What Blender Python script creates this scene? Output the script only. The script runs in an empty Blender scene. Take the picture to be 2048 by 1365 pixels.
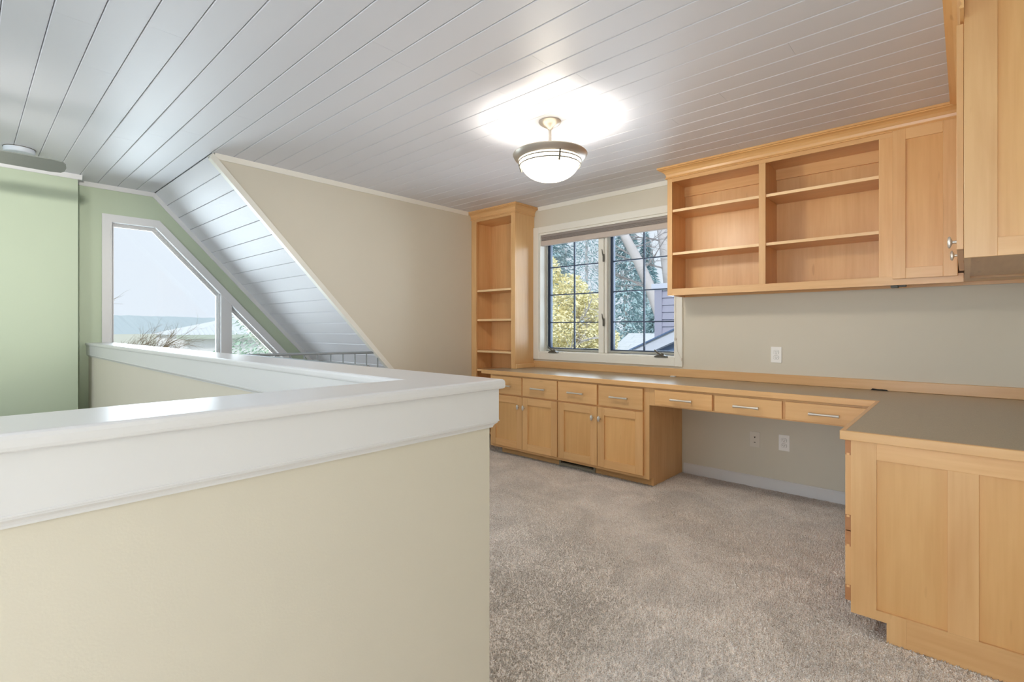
import bpy, bmesh, math, random
from mathutils import Vector, Matrix, geometry, noise
from math import radians, sin, cos, pi

random.seed(7)
S = bpy.context.scene
COL = S.collection

# ------------------------------------------------------------------ camera
cam_d = bpy.data.cameras.new('camera')
cam = bpy.data.objects.new('camera', cam_d)
COL.objects.link(cam)
cam.location = (0, 0, 1.1923)
cam.rotation_euler = (radians(90), 0, radians(42.25))
cam_d.sensor_width = 36
cam_d.lens = 36 * 1000 / 2048
cam_d.shift_y = -(682.5 - 657) / 2048
cam_d.clip_start = 0.05
cam_d.clip_end = 1500
S.camera = cam

# ------------------------------------------------------------------ world, lights, exposure
W = bpy.data.worlds.new('overcast_sky')
S.world = W
W.use_nodes = True
wn = W.node_tree.nodes
wl = W.node_tree.links
bg = wn['Background']
tc = wn.new('ShaderNodeTexCoord')
nz = wn.new('ShaderNodeTexNoise')
nz.inputs['Scale'].default_value = 2.2
nz.inputs['Detail'].default_value = 4
cr = wn.new('ShaderNodeValToRGB')
cr.color_ramp.elements[0].color = (0.80, 0.87, 1.0, 1)
cr.color_ramp.elements[1].color = (0.94, 0.96, 1.0, 1)
wl.new(tc.outputs['Generated'], nz.inputs['Vector'])
wl.new(nz.outputs['Fac'], cr.inputs['Fac'])
wl.new(cr.outputs['Color'], bg.inputs['Color'])
bg.inputs['Strength'].default_value = 0.70


def area_light(name, loc, rot, sx, sy, power, color):
    l = bpy.data.lights.new(name, 'AREA')
    l.shape = 'RECTANGLE'
    l.size = sx
    l.size_y = sy
    l.energy = power
    l.color = color
    o = bpy.data.objects.new(name, l)
    o.location = loc
    o.rotation_euler = rot
    COL.objects.link(o)
    return o


# added soft fill behind and beside the camera, with no window openings
area_light('fill_side', (0.31, -1.25, 1.45), (0, radians(92), 0), 1.5, 1.7, 6, (0.86, 0.93, 1.0))
area_light('fill_rear', (-0.30, -2.36, 1.45), (radians(98), 0, 0), 1.1, 1.5, 66, (0.84, 0.92, 1.0))
area_light('fill_stair', (-3.6, -2.36, 1.6), (radians(96), 0, 0), 2.2, 1.4, 30, (0.82, 0.91, 1.0))
# daylight at the two windows in view
area_light('daylight_office_window', (-2.55, 4.30, 1.56), (radians(-90), 0, 0), 1.4, 1.1, 24, (0.80, 0.90, 1.0))
area_light('daylight_gable_window', (-7.4, 1.5, 1.2), (0, radians(-90), 0), 2.4, 2.6, 130, (0.84, 0.93, 1.0))

# thin sunlight on the far side of the house, reaching only the garden
_sn = bpy.data.lights.new('hazy_sun', 'SUN')
_sn.energy = 1.8
_sn.angle = radians(6)
_sn.color = (1.0, 0.96, 0.90)
_sno = bpy.data.objects.new('hazy_sun', _sn)
_sno.rotation_euler = Vector((-0.38, 0.72, -0.55)).to_track_quat('-Z', 'Y').to_euler()
COL.objects.link(_sno)

# added unseen spot standing in for a flash, aimed at the green chase
_sp = bpy.data.lights.new('flash_spot', 'SPOT')
_sp.energy = 210
_sp.color = (1.0, 0.97, 0.90)
_sp.spot_size = radians(40)
_sp.spot_blend = 1.0
_sp.shadow_soft_size = 0.045
_so = bpy.data.objects.new('flash_spot', _sp)
_so.location = (-1.3, -0.05, 1.87)
_so.rotation_euler = (Vector((-5.35, 0.10, 1.85)) - Vector((-1.3, -0.05, 1.87))).to_track_quat('-Z', 'Y').to_euler()
COL.objects.link(_so)

vs = S.view_settings
S.display_settings.display_device = 'sRGB'
vs.view_transform = 'Standard'
vs.look = 'None'
vs.exposure = 0.62
vs.gamma = 1.0
vs.use_curve_mapping = False
S.cycles.use_denoising = True
S.cycles.max_bounces = 12
S.cycles.diffuse_bounces = 6
S.cycles.transparent_max_bounces = 16
S.cycles.sample_clamp_indirect = 6.0
S.cycles.caustics_reflective = False
S.cycles.caustics_refractive = False


# ------------------------------------------------------------------ materials
def lin(r, g, b):
    f = lambda c: (c / 255 / 12.92) if c / 255 <= 0.04045 else ((c / 255 + 0.055) / 1.055) ** 2.4
    return (f(r), f(g), f(b), 1)


def new_mat(name):
    m = bpy.data.materials.new(name)
    m.use_nodes = True
    n = m.node_tree.nodes
    return m, n, m.node_tree.links, n['Principled BSDF']


def paint(name, rgb, rough=0.5, bump=0.02, scale=180, spec=0.5, var=0.03):
    m, n, l, b = new_mat(name)
    b.inputs['Roughness'].default_value = rough
    b.inputs['Specular IOR Level'].default_value = spec
    t = n.new('ShaderNodeTexCoord')
    z = n.new('ShaderNodeTexNoise')
    z.inputs['Scale'].default_value = 1.7
    z.inputs['Detail'].default_value = 3
    l.new(t.outputs['Object'], z.inputs['Vector'])
    mx = n.new('ShaderNodeMix')
    mx.data_type = 'RGBA'
    c = lin(*rgb)
    mx.inputs['A'].default_value = tuple(x * (1 - var) for x in c[:3]) + (1,)
    mx.inputs['B'].default_value = tuple(min(1, x * (1 + var)) for x in c[:3]) + (1,)
    l.new(z.outputs['Fac'], mx.inputs['Factor'])
    l.new(mx.outputs['Result'], b.inputs['Base Color'])
    if bump:
        z2 = n.new('ShaderNodeTexNoise')
        z2.inputs['Scale'].default_value = scale
        z2.inputs['Detail'].default_value = 2
        l.new(t.outputs['Object'], z2.inputs['Vector'])
        bp = n.new('ShaderNodeBump')
        bp.inputs['Strength'].default_value = bump
        bp.inputs['Distance'].default_value = 0.002
        l.new(z2.outputs['Fac'], bp.inputs['Height'])
        l.new(bp.outputs['Normal'], b.inputs['Normal'])
    return m


def wood(name, axis, base=(227, 184, 130), dark=(211, 162, 108), rough=0.31):
    """maple: grain stretched along one axis, tone differs from board to board"""
    m, n, l, b = new_mat(name)
    t = n.new('ShaderNodeTexCoord')
    oi = n.new('ShaderNodeObjectInfo')
    sc = n.new('ShaderNodeVectorMath')
    sc.operation = 'SCALE'
    cb = n.new('ShaderNodeCombineXYZ')
    for k in range(3):
        cb.inputs[k].default_value = 1.0
    mu = n.new('ShaderNodeMath')
    mu.operation = 'MULTIPLY'
    mu.inputs[1].default_value = 37.0
    l.new(oi.outputs['Random'], mu.inputs[0])
    l.new(cb.outputs[0], sc.inputs[0])
    l.new(mu.outputs[0], sc.inputs['Scale'])
    ad = n.new('ShaderNodeVectorMath')
    l.new(t.outputs['Object'], ad.inputs[0])
    l.new(sc.outputs[0], ad.inputs[1])
    s_fine = [60.0] * 3
    s_fine[axis] = 3.0
    s_big = [7.0] * 3
    s_big[axis] = 1.1
    mp = n.new('ShaderNodeMapping')
    mp.inputs['Scale'].default_value = s_fine
    mp2 = n.new('ShaderNodeMapping')
    mp2.inputs['Scale'].default_value = s_big
    l.new(ad.outputs[0], mp.inputs['Vector'])
    l.new(ad.outputs[0], mp2.inputs['Vector'])
    z1 = n.new('ShaderNodeTexNoise')
    z1.inputs['Scale'].default_value = 1.0
    z1.inputs['Detail'].default_value = 4
    z2 = n.new('ShaderNodeTexNoise')
    z2.inputs['Scale'].default_value = 1.0
    z2.inputs['Detail'].default_value = 5
    z2.inputs['Distortion'].default_value = 0.6
    l.new(mp.outputs[0], z1.inputs['Vector'])
    l.new(mp2.outputs[0], z2.inputs['Vector'])
    a = n.new('ShaderNodeMath')
    a.operation = 'MULTIPLY_ADD'
    a.inputs[1].default_value = 0.35
    l.new(z1.outputs['Fac'], a.inputs[0])
    b2 = n.new('ShaderNodeMath')
    b2.operation = 'MULTIPLY'
    b2.inputs[1].default_value = 0.65
    l.new(z2.outputs['Fac'], b2.inputs[0])
    l.new(b2.outputs[0], a.inputs[2])
    r = n.new('ShaderNodeValToRGB')
    r.color_ramp.elements[0].position = 0.28
    r.color_ramp.elements[0].color = lin(*dark)
    r.color_ramp.elements[1].position = 0.60
    r.color_ramp.elements[1].color = lin(*base)
    l.new(a.outputs[0], r.inputs['Fac'])
    # short dark flecks
    mpf = n.new('ShaderNodeMapping')
    sf = [26.0] * 3
    sf[axis] = 5.0
    mpf.inputs['Scale'].default_value = sf
    l.new(ad.outputs[0], mpf.inputs['Vector'])
    zf = n.new('ShaderNodeTexNoise')
    zf.inputs['Scale'].default_value = 1.0
    zf.inputs['Detail'].default_value = 1
    l.new(mpf.outputs[0], zf.inputs['Vector'])
    rf = n.new('ShaderNodeValToRGB')
    rf.color_ramp.elements[0].position = 0.74
    rf.color_ramp.elements[0].color = (0, 0, 0, 1)
    rf.color_ramp.elements[1].position = 0.80
    rf.color_ramp.elements[1].color = (0.3, 0.3, 0.3, 1)
    l.new(zf.outputs['Fac'], rf.inputs['Fac'])
    mf = n.new('ShaderNodeMix')
    mf.data_type = 'RGBA'
    mf.inputs['B'].default_value = lin(165, 108, 62)
    l.new(rf.outputs['Color'], mf.inputs['Factor'])
    l.new(r.outputs['Color'], mf.inputs['A'])
    hsv = n.new('ShaderNodeHueSaturation')
    mr = n.new('ShaderNodeMapRange')
    mr.inputs['To Min'].default_value = 0.93
    mr.inputs['To Max'].default_value = 1.06
    l.new(oi.outputs['Random'], mr.inputs['Value'])
    l.new(mr.outputs[0], hsv.inputs['Value'])
    l.new(mf.outputs['Result'], hsv.inputs['Color'])
    l.new(hsv.outputs['Color'], b.inputs['Base Color'])
    b.inputs['Roughness'].default_value = rough
    return m


def plain(name, rgb, rough=0.5, metal=0.0, spec=0.5):
    m, n, l, b = new_mat(name)
    t = n.new('ShaderNodeTexCoord')
    z = n.new('ShaderNodeTexNoise')
    z.inputs['Scale'].default_value = 14
    l.new(t.outputs['Object'], z.inputs['Vector'])
    mr = n.new('ShaderNodeMapRange')
    mr.inputs['To Min'].default_value = max(0.02, rough - 0.05)
    mr.inputs['To Max'].default_value = min(1, rough + 0.05)
    l.new(z.outputs['Fac'], mr.inputs['Value'])
    l.new(mr.outputs[0], b.inputs['Roughness'])
    b.inputs['Base Color'].default_value = lin(*rgb)
    b.inputs['Metallic'].default_value = metal
    b.inputs['Specular IOR Level'].default_value = spec
    return m


M = {}
M['ceiling'] = paint('white_board_paint', (216, 217, 224), 0.46, 0.04, 60, spec=0.4, var=0.015)
M['trim'] = paint('white_trim_paint', (219, 219, 220), 0.28, 0.015, 90, var=0.01)
M['trim_warm'] = paint('cream_trim_paint', (232, 230, 222), 0.35, 0.015, 90, var=0.01)
M['wall'] = paint('beige_wall_paint', (212, 206, 191), 0.62, 0.06, 260)
M['green'] = paint('green_wall_paint', (184, 196, 173), 0.62, 0.06, 260)
M['wood_z'] = wood('maple_upright_grain', 2)
M['wood_x'] = wood('maple_long_grain', 0)
M['wood_y'] = wood('maple_deep_grain', 1)
M['wood_end'] = wood('maple_end_grain', 1, (186, 132, 86), (166, 112, 70), 0.55)
M['pine_x'] = wood('knotty_crown_grain', 0, (233, 188, 128), (212, 160, 102))
M['pine_y'] = wood('knotty_crown_deep', 1, (233, 188, 128), (212, 160, 102))
M['steel'] = plain('brushed_nickel', (214, 210, 202), 0.38, 0.6)
M['pewter'] = plain('pewter_hardware', (98, 95, 86), 0.5, 0.3)
M['ring'] = plain('satin_ring', (196, 188, 178), 0.35, 0.7)
M['screen'] = plain('screen_frame_grey', (168, 170, 164), 0.5, 0.0)
M['sash'] = plain('dark_sash_paint', (62, 76, 100), 0.5)
M['dark'] = plain('dark_recess', (28, 24, 22), 0.8)
M['white_plastic'] = plain('white_plastic', (243, 242, 240), 0.35)
M['cream_plastic'] = plain('cream_plastic', (220, 214, 204), 0.35)
M['slot'] = plain('slot_dark', (60, 50, 44), 0.6)
M['grey_plastic'] = plain('pale_grey_plastic', (196, 204, 214), 0.45)
M['blade'] = plain('fan_blade_grey', (112, 117, 112), 0.6)
M['rail'] = plain('grey_metal_rail', (150, 158, 164), 0.45, 0.3)
M['shade'] = paint('blind_fabric', (196, 184, 176), 0.85, 0.15, 300)
M['shade_dark'] = paint('blind_fabric_fold', (150, 142, 138), 0.85, 0.1, 300)
M['vent'] = plain('vent_grey_metal', (168, 158, 138), 0.5, 0.3)


def counter_mat():
    m, n, l, b = new_mat('speckled_laminate')
    t = n.new('ShaderNodeTexCoord')
    z = n.new('ShaderNodeTexNoise')
    z.inputs['Scale'].default_value = 420
    z.inputs['Detail'].default_value = 3
    l.new(t.outputs['Object'], z.inputs['Vector'])
    r = n.new('ShaderNodeValToRGB')
    r.color_ramp.elements[0].position = 0.35
    r.color_ramp.elements[0].color = lin(146, 134, 113)
    r.color_ramp.elements[1].position = 0.65
    r.color_ramp.elements[1].color = lin(174, 161, 138)
    l.new(z.outputs['Fac'], r.inputs['Fac'])
    l.new(r.outputs['Color'], b.inputs['Base Color'])
    b.inputs['Roughness'].default_value = 0.30
    b.inputs['Specular IOR Level'].default_value = 0.7
    bp = n.new('ShaderNodeBump')
    bp.inputs['Strength'].default_value = 0.05
    bp.inputs['Distance'].default_value = 0.001
    l.new(z.outputs['Fac'], bp.inputs['Height'])
    l.new(bp.outputs['Normal'], b.inputs['Normal'])
    return m


def carpet_mat():
    m, n, l, b = new_mat('beige_cut_pile')
    t = n.new('ShaderNodeTexCoord')
    z = n.new('ShaderNodeTexNoise')
    z.inputs['Scale'].default_value = 210
    z.inputs['Detail'].default_value = 2
    z.inputs['Roughness'].default_value = 0.7
    l.new(t.outputs['Object'], z.inputs['Vector'])
    v = n.new('ShaderNodeTexVoronoi')
    v.inputs['Scale'].default_value = 190
    l.new(t.outputs['Object'], v.inputs['Vector'])
    r = n.new('ShaderNodeValToRGB')
    r.color_ramp.elements[0].position = 0.36
    r.color_ramp.elements[0].color = lin(200, 182, 170)
    r.color_ramp.elements[1].position = 0.62
    r.color_ramp.elements[1].color = lin(255, 252, 249)
    e = r.color_ramp.elements.new(0.49)
    e.color = lin(248, 239, 231)
    l.new(z.outputs['Fac'], r.inputs['Fac'])
    # brushed patches where the pile leans another way
    zb = n.new('ShaderNodeTexNoise')
    zb.inputs['Scale'].default_value = 3.2
    zb.inputs['Detail'].default_value = 4
    zb.inputs['Distortion'].default_value = 1.1
    l.new(t.outputs['Object'], zb.inputs['Vector'])
    mr = n.new('ShaderNodeMapRange')
    mr.inputs['From Min'].default_value = 0.35
    mr.inputs['From Max'].default_value = 0.65
    mr.inputs['To Min'].default_value = 0.90
    mr.inputs['To Max'].default_value = 1.10
    l.new(zb.outputs['Fac'], mr.inputs['Value'])
    hsv = n.new('ShaderNodeHueSaturation')
    l.new(mr.outputs[0], hsv.inputs['Value'])
    l.new(r.outputs['Color'], hsv.inputs['Color'])
    l.new(hsv.outputs['Color'], b.inputs['Base Color'])
    b.inputs['Roughness'].default_value = 1.0
    b.inputs['Specular IOR Level'].default_value = 0.1
    ad = n.new('ShaderNodeMath')
    ad.operation = 'SUBTRACT'
    l.new(z.outputs['Fac'], ad.inputs[0])
    l.new(v.outputs['Distance'], ad.inputs[1])
    bp = n.new('ShaderNodeBump')
    bp.inputs['Strength'].default_value = 0.6
    bp.inputs['Distance'].default_value = 0.006
    l.new(ad.outputs[0], bp.inputs['Height'])
    l.new(bp.outputs['Normal'], b.inputs['Normal'])
    return m


def glass_mat():
    m = bpy.data.materials.new('window_glass')
    m.use_nodes = True
    n = m.node_tree.nodes
    l = m.node_tree.links
    n.remove(n['Principled BSDF'])
    tr = n.new('ShaderNodeBsdfTransparent')
    tr.inputs['Color'].default_value = (0.93, 0.96, 0.97, 1)
    g = n.new('ShaderNodeBsdfGlossy')
    g.inputs['Roughness'].default_value = 0.02
    fr = n.new('ShaderNodeFresnel')
    fr.inputs['IOR'].default_value = 0.70
    mx = n.new('ShaderNodeMixShader')
    l.new(fr.outputs[0], mx.inputs[0])
    l.new(tr.outputs[0], mx.inputs[1])
    l.new(g.outputs[0], mx.inputs[2])
    l.new(mx.outputs[0], n['Material Output'].inputs['Surface'])
    return m


def glow_mat(name, rgb, strength):
    m, n, l, b = new_mat(name)
    b.inputs['Base Color'].default_value = lin(*rgb)
    b.inputs['Roughness'].default_value = 0.35
    b.inputs['Emission Color'].default_value = lin(*rgb)
    b.inputs['Emission Strength'].default_value = strength
    return m


M['counter'] = counter_mat()
M['carpet'] = carpet_mat()
M['glass'] = glass_mat()


def bowl_mat():
    # frosted glass: glows, and lets part of the bulb's light straight through
    m = bpy.data.materials.new('lit_frosted_bowl')
    m.use_nodes = True
    n = m.node_tree.nodes
    l = m.node_tree.links
    n.remove(n['Principled BSDF'])
    tr = n.new('ShaderNodeBsdfTransparent')
    tr.inputs['Color'].default_value = (1, 0.97, 0.92, 1)
    em = n.new('ShaderNodeEmission')
    em.inputs['Color'].default_value = lin(255, 240, 216)
    em.inputs['Strength'].default_value = 5.0
    mx = n.new('ShaderNodeMixShader')
    mx.inputs[0].default_value = 0.42
    l.new(tr.outputs[0], mx.inputs[1])
    l.new(em.outputs[0], mx.inputs[2])
    l.new(mx.outputs[0], n['Material Output'].inputs['Surface'])
    return m


M['lampglass'] = bowl_mat()
M['wood_panel'] = wood('maple_panel_veneer', 2, (226, 180, 121), (211, 160, 101))
M['wood_edge_lit'] = wood('maple_lit_edge', 0, (244, 212, 166), (232, 192, 142))  # paler maple: lamplight on the shelf fronts put into the colour


# ------------------------------------------------------------------ mesh helpers
class MB:
    def __init__(self):
        self.bm = bmesh.new()

    def box(self, x0, x1, y0, y1, z0, z1, bev=0.0, seg=1):
        t = bmesh.new()
        bmesh.ops.create_cube(t, size=1)
        for v in t.verts:
            v.co = Vector(((x0 + x1) / 2 + v.co.x * (x1 - x0), (y0 + y1) / 2 + v.co.y * (y1 - y0), (z0 + z1) / 2 + v.co.z * (z1 - z0)))
        if bev:
            bmesh.ops.bevel(t, geom=list(t.edges), offset=bev, segments=seg, profile=0.5, affect='EDGES')
        self._take(t)
        return self

    def _take(self, t):
        me = bpy.data.meshes.new('tmp')
        t.to_mesh(me)
        t.free()
        self.bm.from_mesh(me)
        bpy.data.meshes.remove(me)

    def prism(self, pts, axis, a, b):
        """polygon pts (u,v) swept along an axis from a to b; axis x:(y,z) y:(x,z) z:(x,y)"""
        def P(u, v, w):
            return {'x': (w, u, v), 'y': (u, w, v), 'z': (u, v, w)}[axis]
        t = self.bm
        A = [t.verts.new(P(u, v, a)) for u, v in pts]
        B = [t.verts.new(P(u, v, b)) for u, v in pts]
        k = len(pts)
        fs = []
        for i in range(k):
            j = (i + 1) % k
            fs.append(t.faces.new((A[i], A[j], B[j], B[i])))
        fs.append(t.faces.new(A[::-1]))
        fs.append(t.faces.new(B))
        bmesh.ops.recalc_face_normals(t, faces=fs)
        return self

    def slab(self, outer, holes, axis, a, b):
        """polygon with holes, given thickness"""
        def P(u, v, w):
            return {'x': (w, u, v), 'y': (u, w, v), 'z': (u, v, w)}[axis]
        loops = [outer] + list(holes)
        tess = geometry.tessellate_polygon([[Vector((u, v, 0)) for u, v in lp] for lp in loops])
        flat = [p for lp in loops for p in lp]
        t = self.bm
        A = [t.verts.new(P(u, v, a)) for u, v in flat]
        B = [t.verts.new(P(u, v, b)) for u, v in flat]
        fs = []
        for i, j, k in tess:
            fs.append(t.faces.new((A[i], A[j], A[k])))
            fs.append(t.faces.new((B[i], B[k], B[j])))
        o = 0
        for lp in loops:
            k = len(lp)
            for i in range(k):
                j = (i + 1) % k
                fs.append(t.faces.new((A[o + i], A[o + j], B[o + j], B[o + i])))
            o += k
        bmesh.ops.recalc_face_normals(t, faces=fs)
        return self

    def bar(self, p0, p1, w, h, up=(0, 0, 1)):
        """square bar between two points"""
        p0, p1 = Vector(p0), Vector(p1)
        d = (p1 - p0).normalized()
        s = d.cross(Vector(up)).normalized()
        u = s.cross(d)
        t = self.bm
        vs_ = []
        for p in (p0, p1):
            vs_.append([t.verts.new(p + s * a * w / 2 + u * b * h / 2) for a, b in ((-1, -1), (1, -1), (1, 1), (-1, 1))])
        A, B = vs_
        fs = [t.faces.new((A[i], A[(i + 1) % 4], B[(i + 1) % 4], B[i])) for i in range(4)]
        fs += [t.faces.new(A[::-1]), t.faces.new(B)]
        bmesh.ops.recalc_face_normals(t, faces=fs)
        return self

    def tube(self, pts, r, n=8, caps=True):
        pts = [Vector(p) for p in pts]
        rr = r if isinstance(r, (list, tuple)) else [r] * len(pts)
        t = self.bm
        rings = []
        prev = None
        for i, p in enumerate(pts):
            d = (pts[min(i + 1, len(pts) - 1)] - pts[max(i - 1, 0)]).normalized()
            ref = prev if prev is not None else (Vector((0, 0, 1)) if abs(d.z) < 0.9 else Vector((1, 0, 0)))
            s = (ref - d * ref.dot(d)).normalized()
            prev = s
            u = d.cross(s)
            rings.append([t.verts.new(p + (s * cos(2 * pi * k / n) + u * sin(2 * pi * k / n)) * rr[i]) for k in range(n)])
        for a, b in zip(rings, rings[1:]):
            for k in range(n):
                t.faces.new((a[k], a[(k + 1) % n], b[(k + 1) % n], b[k]))
        if caps:
            t.faces.new(rings[0][::-1])
            t.faces.new(rings[-1])
        return self

    def lathe(self, prof, c, n=32, axis='z'):
        """prof: (radius, height) pairs"""
        t = self.bm
        rings = []
        for r, h in prof:
            ring = []
            if r < 1e-6:
                ring = [t.verts.new((c[0], c[1], c[2] + h) if axis == 'z' else ((c[0], c[1] + h, c[2]) if axis == 'y' else (c[0] + h, c[1], c[2])))]
            else:
                for k in range(n):
                    a, b = r * cos(2 * pi * k / n), r * sin(2 * pi * k / n)
                    ring.append(t.verts.new((c[0] + a, c[1] + b, c[2] + h) if axis == 'z' else ((c[0] + a, c[1] + h, c[2] + b) if axis == 'y' else (c[0] + h, c[1] + a, c[2] + b))))
            rings.append(ring)
        fs = []
        for A, B in zip(rings, rings[1:]):
            for k in range(n):
                q = [A[k % len(A)], A[(k + 1) % len(A)], B[(k + 1) % len(B)], B[k % len(B)]]
                u = []
                for v in q:
                    if v not in u:
                        u.append(v)
                if len(u) > 2:
                    fs.append(t.faces.new(u))
        bmesh.ops.recalc_face_normals(t, faces=fs)
        return self

    def build(self, name, mat, parent=None, origin=None, smooth=False, label=None):
        me = bpy.data.meshes.new(name)
        self.bm.to_mesh(me)
        self.bm.free()
        vs_ = [v.co for v in me.vertices]
        if origin is None:
            lo = Vector([min(v[i] for v in vs_) for i in range(3)])
            hi = Vector([max(v[i] for v in vs_) for i in range(3)])
            origin = (lo + hi) / 2
        origin = Vector(origin)
        me.transform(Matrix.Translation(-origin))
        me.materials.append(mat)
        if smooth:
            me.polygons.foreach_set('use_smooth', [True] * len(me.polygons))
            try:
                me.set_sharp_from_angle(angle=radians(40))
            except Exception:
                pass
        o = bpy.data.objects.new(name, me)
        COL.objects.link(o)
        o['_w'] = tuple(origin)
        if parent is not None:
            o.parent = parent
            o.location = origin - Vector(parent['_w'])
        else:
            o.location = origin
        if label:
            o['label'] = label
        return o


def thing(name, loc, label, cat, group=None):
    o = bpy.data.objects.new(name, None)
    o.empty_display_size = 0.1
    o.location = loc
    o['_w'] = tuple(loc)
    COL.objects.link(o)
    return tag(o, label, cat, group)


def tag(o, label, cat, group=None):
    o['label'] = label
    o['category'] = cat
    if group:
        o['group'] = group
    return o


def struct(o):
    o['kind'] = 'structure'
    return o


def stuff(o):
    o['kind'] = 'stuff'
    return o


def struct_empty(name, loc):
    o = bpy.data.objects.new(name, None)
    o.location = loc
    o['_w'] = tuple(loc)
    o['kind'] = 'structure'
    COL.objects.link(o)
    return o


def inset(poly, d):
    """inward offset of a counter-clockwise or clockwise convex polygon"""
    n = len(poly)
    area = sum(poly[i][0] * poly[(i + 1) % n][1] - poly[(i + 1) % n][0] * poly[i][1] for i in range(n))
    sg = 1 if area > 0 else -1
    lines = []
    for i in range(n):
        a, b = Vector(poly[i]), Vector(poly[(i + 1) % n])
        e = (b - a).normalized()
        nn = Vector((-e.y, e.x)) * sg
        lines.append((a + nn * d, e))
    out = []
    for i in range(n):
        p, e = lines[i - 1]
        q, f = lines[i]
        den = e.x * f.y - e.y * f.x
        t = ((q.x - p.x) * f.y - (q.y - p.y) * f.x) / den
        out.append(tuple(p + e * t))
    return out


# ------------------------------------------------------------------ dimensions (metres)
ZC = 2.44            # ceiling
YB = 4.014           # wall with the office window
XA = -3.97           # beige wall ending at the roof slope
XG = -5.55           # green gable wall
XBUMP = -5.35        # chase in front of the gable
XC = 0.33            # wall behind the corner cabinets
YN = -2.4            # wall behind the camera
YCR = 1.2            # crease where the roof starts to slope
MS = 1.072           # slope fall per metre
ZL = -2.45           # lower floor in the stairwell
sl = lambda y: ZC - MS * (y - YCR)

# ------------------------------------------------------------------ structure
# floor with the stairwell opening
fl = struct(MB().box(XG, XC, 0.80, YB, -0.12, 0).box(-0.92, XC, YN, 0.80, -0.12, 0).build('floor', M['carpet'], origin=(0, 0, 0)))
struct(MB().box(XG, -0.92, YN, 0.80, ZL - 0.1, ZL).build('floor_lower', M['carpet']))

# carpet pile: leaning tufts, one mesh
import numpy as np
rg = np.random.default_rng(5)
NT = 520000
tx = rg.uniform(-5.5, XC, NT)
ty = rg.uniform(0.25, YB - 0.02, NT)
keep = ~((tx < -3.90) & (ty > 3.42)) & ~((tx < -0.84) & (ty < 0.87)) & ~((tx < -1.742) & (tx > -3.40) & (ty > 3.50)) & ~((tx > -0.224) & (ty > 2.355)) & ~((tx < -3.30) & (ty > 3.70))
tx, ty = tx[keep], ty[keep]
n_t = len(tx)
# brushed patches: the direction of lean drifts across the floor
la = 1.2 * np.sin(tx * 3.1 + 1.7 * np.sin(ty * 2.3)) + 1.5 * np.cos(ty * 2.7 + tx) + rg.normal(0, 0.9, n_t)
lx, ly = 0.0042 * np.cos(la), 0.0042 * np.sin(la)
hh = rg.uniform(0.006, 0.0105, n_t)
ra = rg.uniform(0.0022, 0.0036, n_t)
th = rg.uniform(0, 2 * np.pi, n_t)
V = np.zeros((n_t, 4, 3))
for q in range(3):
    V[:, q, 0] = tx + ra * np.cos(th + q * 2.094)
    V[:, q, 1] = ty + ra * np.sin(th + q * 2.094)
    V[:, q, 2] = 0.0
V[:, 3, 0] = tx + lx
V[:, 3, 1] = ty + ly
V[:, 3, 2] = hh
idx = np.arange(n_t)[:, None] * 4
F = np.concatenate([idx + np.array([[0, 1, 3]]), idx + np.array([[1, 2, 3]]), idx + np.array([[2, 0, 3]])], axis=1).reshape(-1, 3)
pm = bpy.data.meshes.new('carpet_pile')
pm.vertices.add(n_t * 4)
pm.vertices.foreach_set('co', V.reshape(-1))
pm.loops.add(len(F) * 3)
pm.loops.foreach_set('vertex_index', F.reshape(-1).astype(np.int32))
pm.polygons.add(len(F))
pm.polygons.foreach_set('loop_start', np.arange(0, len(F) * 3, 3, dtype=np.int32))
pm.update(calc_edges=True)
pm.materials.append(M['carpet'])
po = bpy.data.objects.new('carpet_pile', pm)
COL.objects.link(po)
po.parent = fl
stuff(po)

# wall right: holds the office window
WX0, WX1, WZ0, WZ1 = -3.263, -1.80, 0.94, 2.169
struct(MB().slab([(-5.7, -0.12), (XC, -0.12), (XC, 2.6), (-5.7, 2.6)],
                 [[(WX0, WZ0), (WX1, WZ0), (WX1, WZ1), (WX0, WZ1)]], 'y', YB, YB + 0.16).build('wall_right', M['wall']))
# beige wall under the slope
struct(MB().prism([(YCR, ZC), (YB, ZC), (YB, 0), (YCR + ZC / MS, 0)], 'x', XA - 0.11, XA).build('wall_left', M['wall']))
# green gable with its window
CAS = [(0.817, 0.45), (0.817, 2.19), (1.235, 2.19), (1.235 + (2.19 - 0.45) / 1.077, 0.45)]
HOLE = inset(CAS, 0.060)
struct(MB().slab([(YN, ZL), (YN, 2.6), (YCR, 2.6), (YB, sl(YB) + 0.17), (YB, ZL)], [HOLE[::-1]], 'x', XG - 0.16, XG).build('wall_far', M['green']))
struct(MB().box(XG, XBUMP, YN, 0.637, ZL, ZC).build('wall_chase', M['green']))
# wall behind the camera and wall behind the corner cabinets
struct(MB().box(XG, XC, YN - 0.12, YN, ZL, 2.6).build('wall_near', M['wall']))
struct(MB().box(XC, XC + 0.12, YN, YB + 0.16, -0.12, 2.6).build('wall_back', M['wall']))
# closing walls of the stairwell below floor level
struct(MB().box(XG, -0.90, 0.80, 0.86, ZL, -0.12).box(-0.92, -0.86, YN, 0.80, ZL, -0.12).build('wall_stairwell_lower', M['wall']))

# ceiling: boards running along x, joined end to end
ceil = struct(MB().box(XG, XC, YN, YCR, ZC + 0.02, ZC + 0.14).box(XA - 0.1, XC, YCR, YB, ZC + 0.02, ZC + 0.14).build('ceiling', M['ceiling']))
PW = 0.1367
Y0 = 0.239


def plank_profile(w, c=0.0035, h=0.016, g=0.0009):
    return [(g, c), (g + c, 0), (w - g - c, 0), (w - g, c), (w - g, h), (g, h)]


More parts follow.
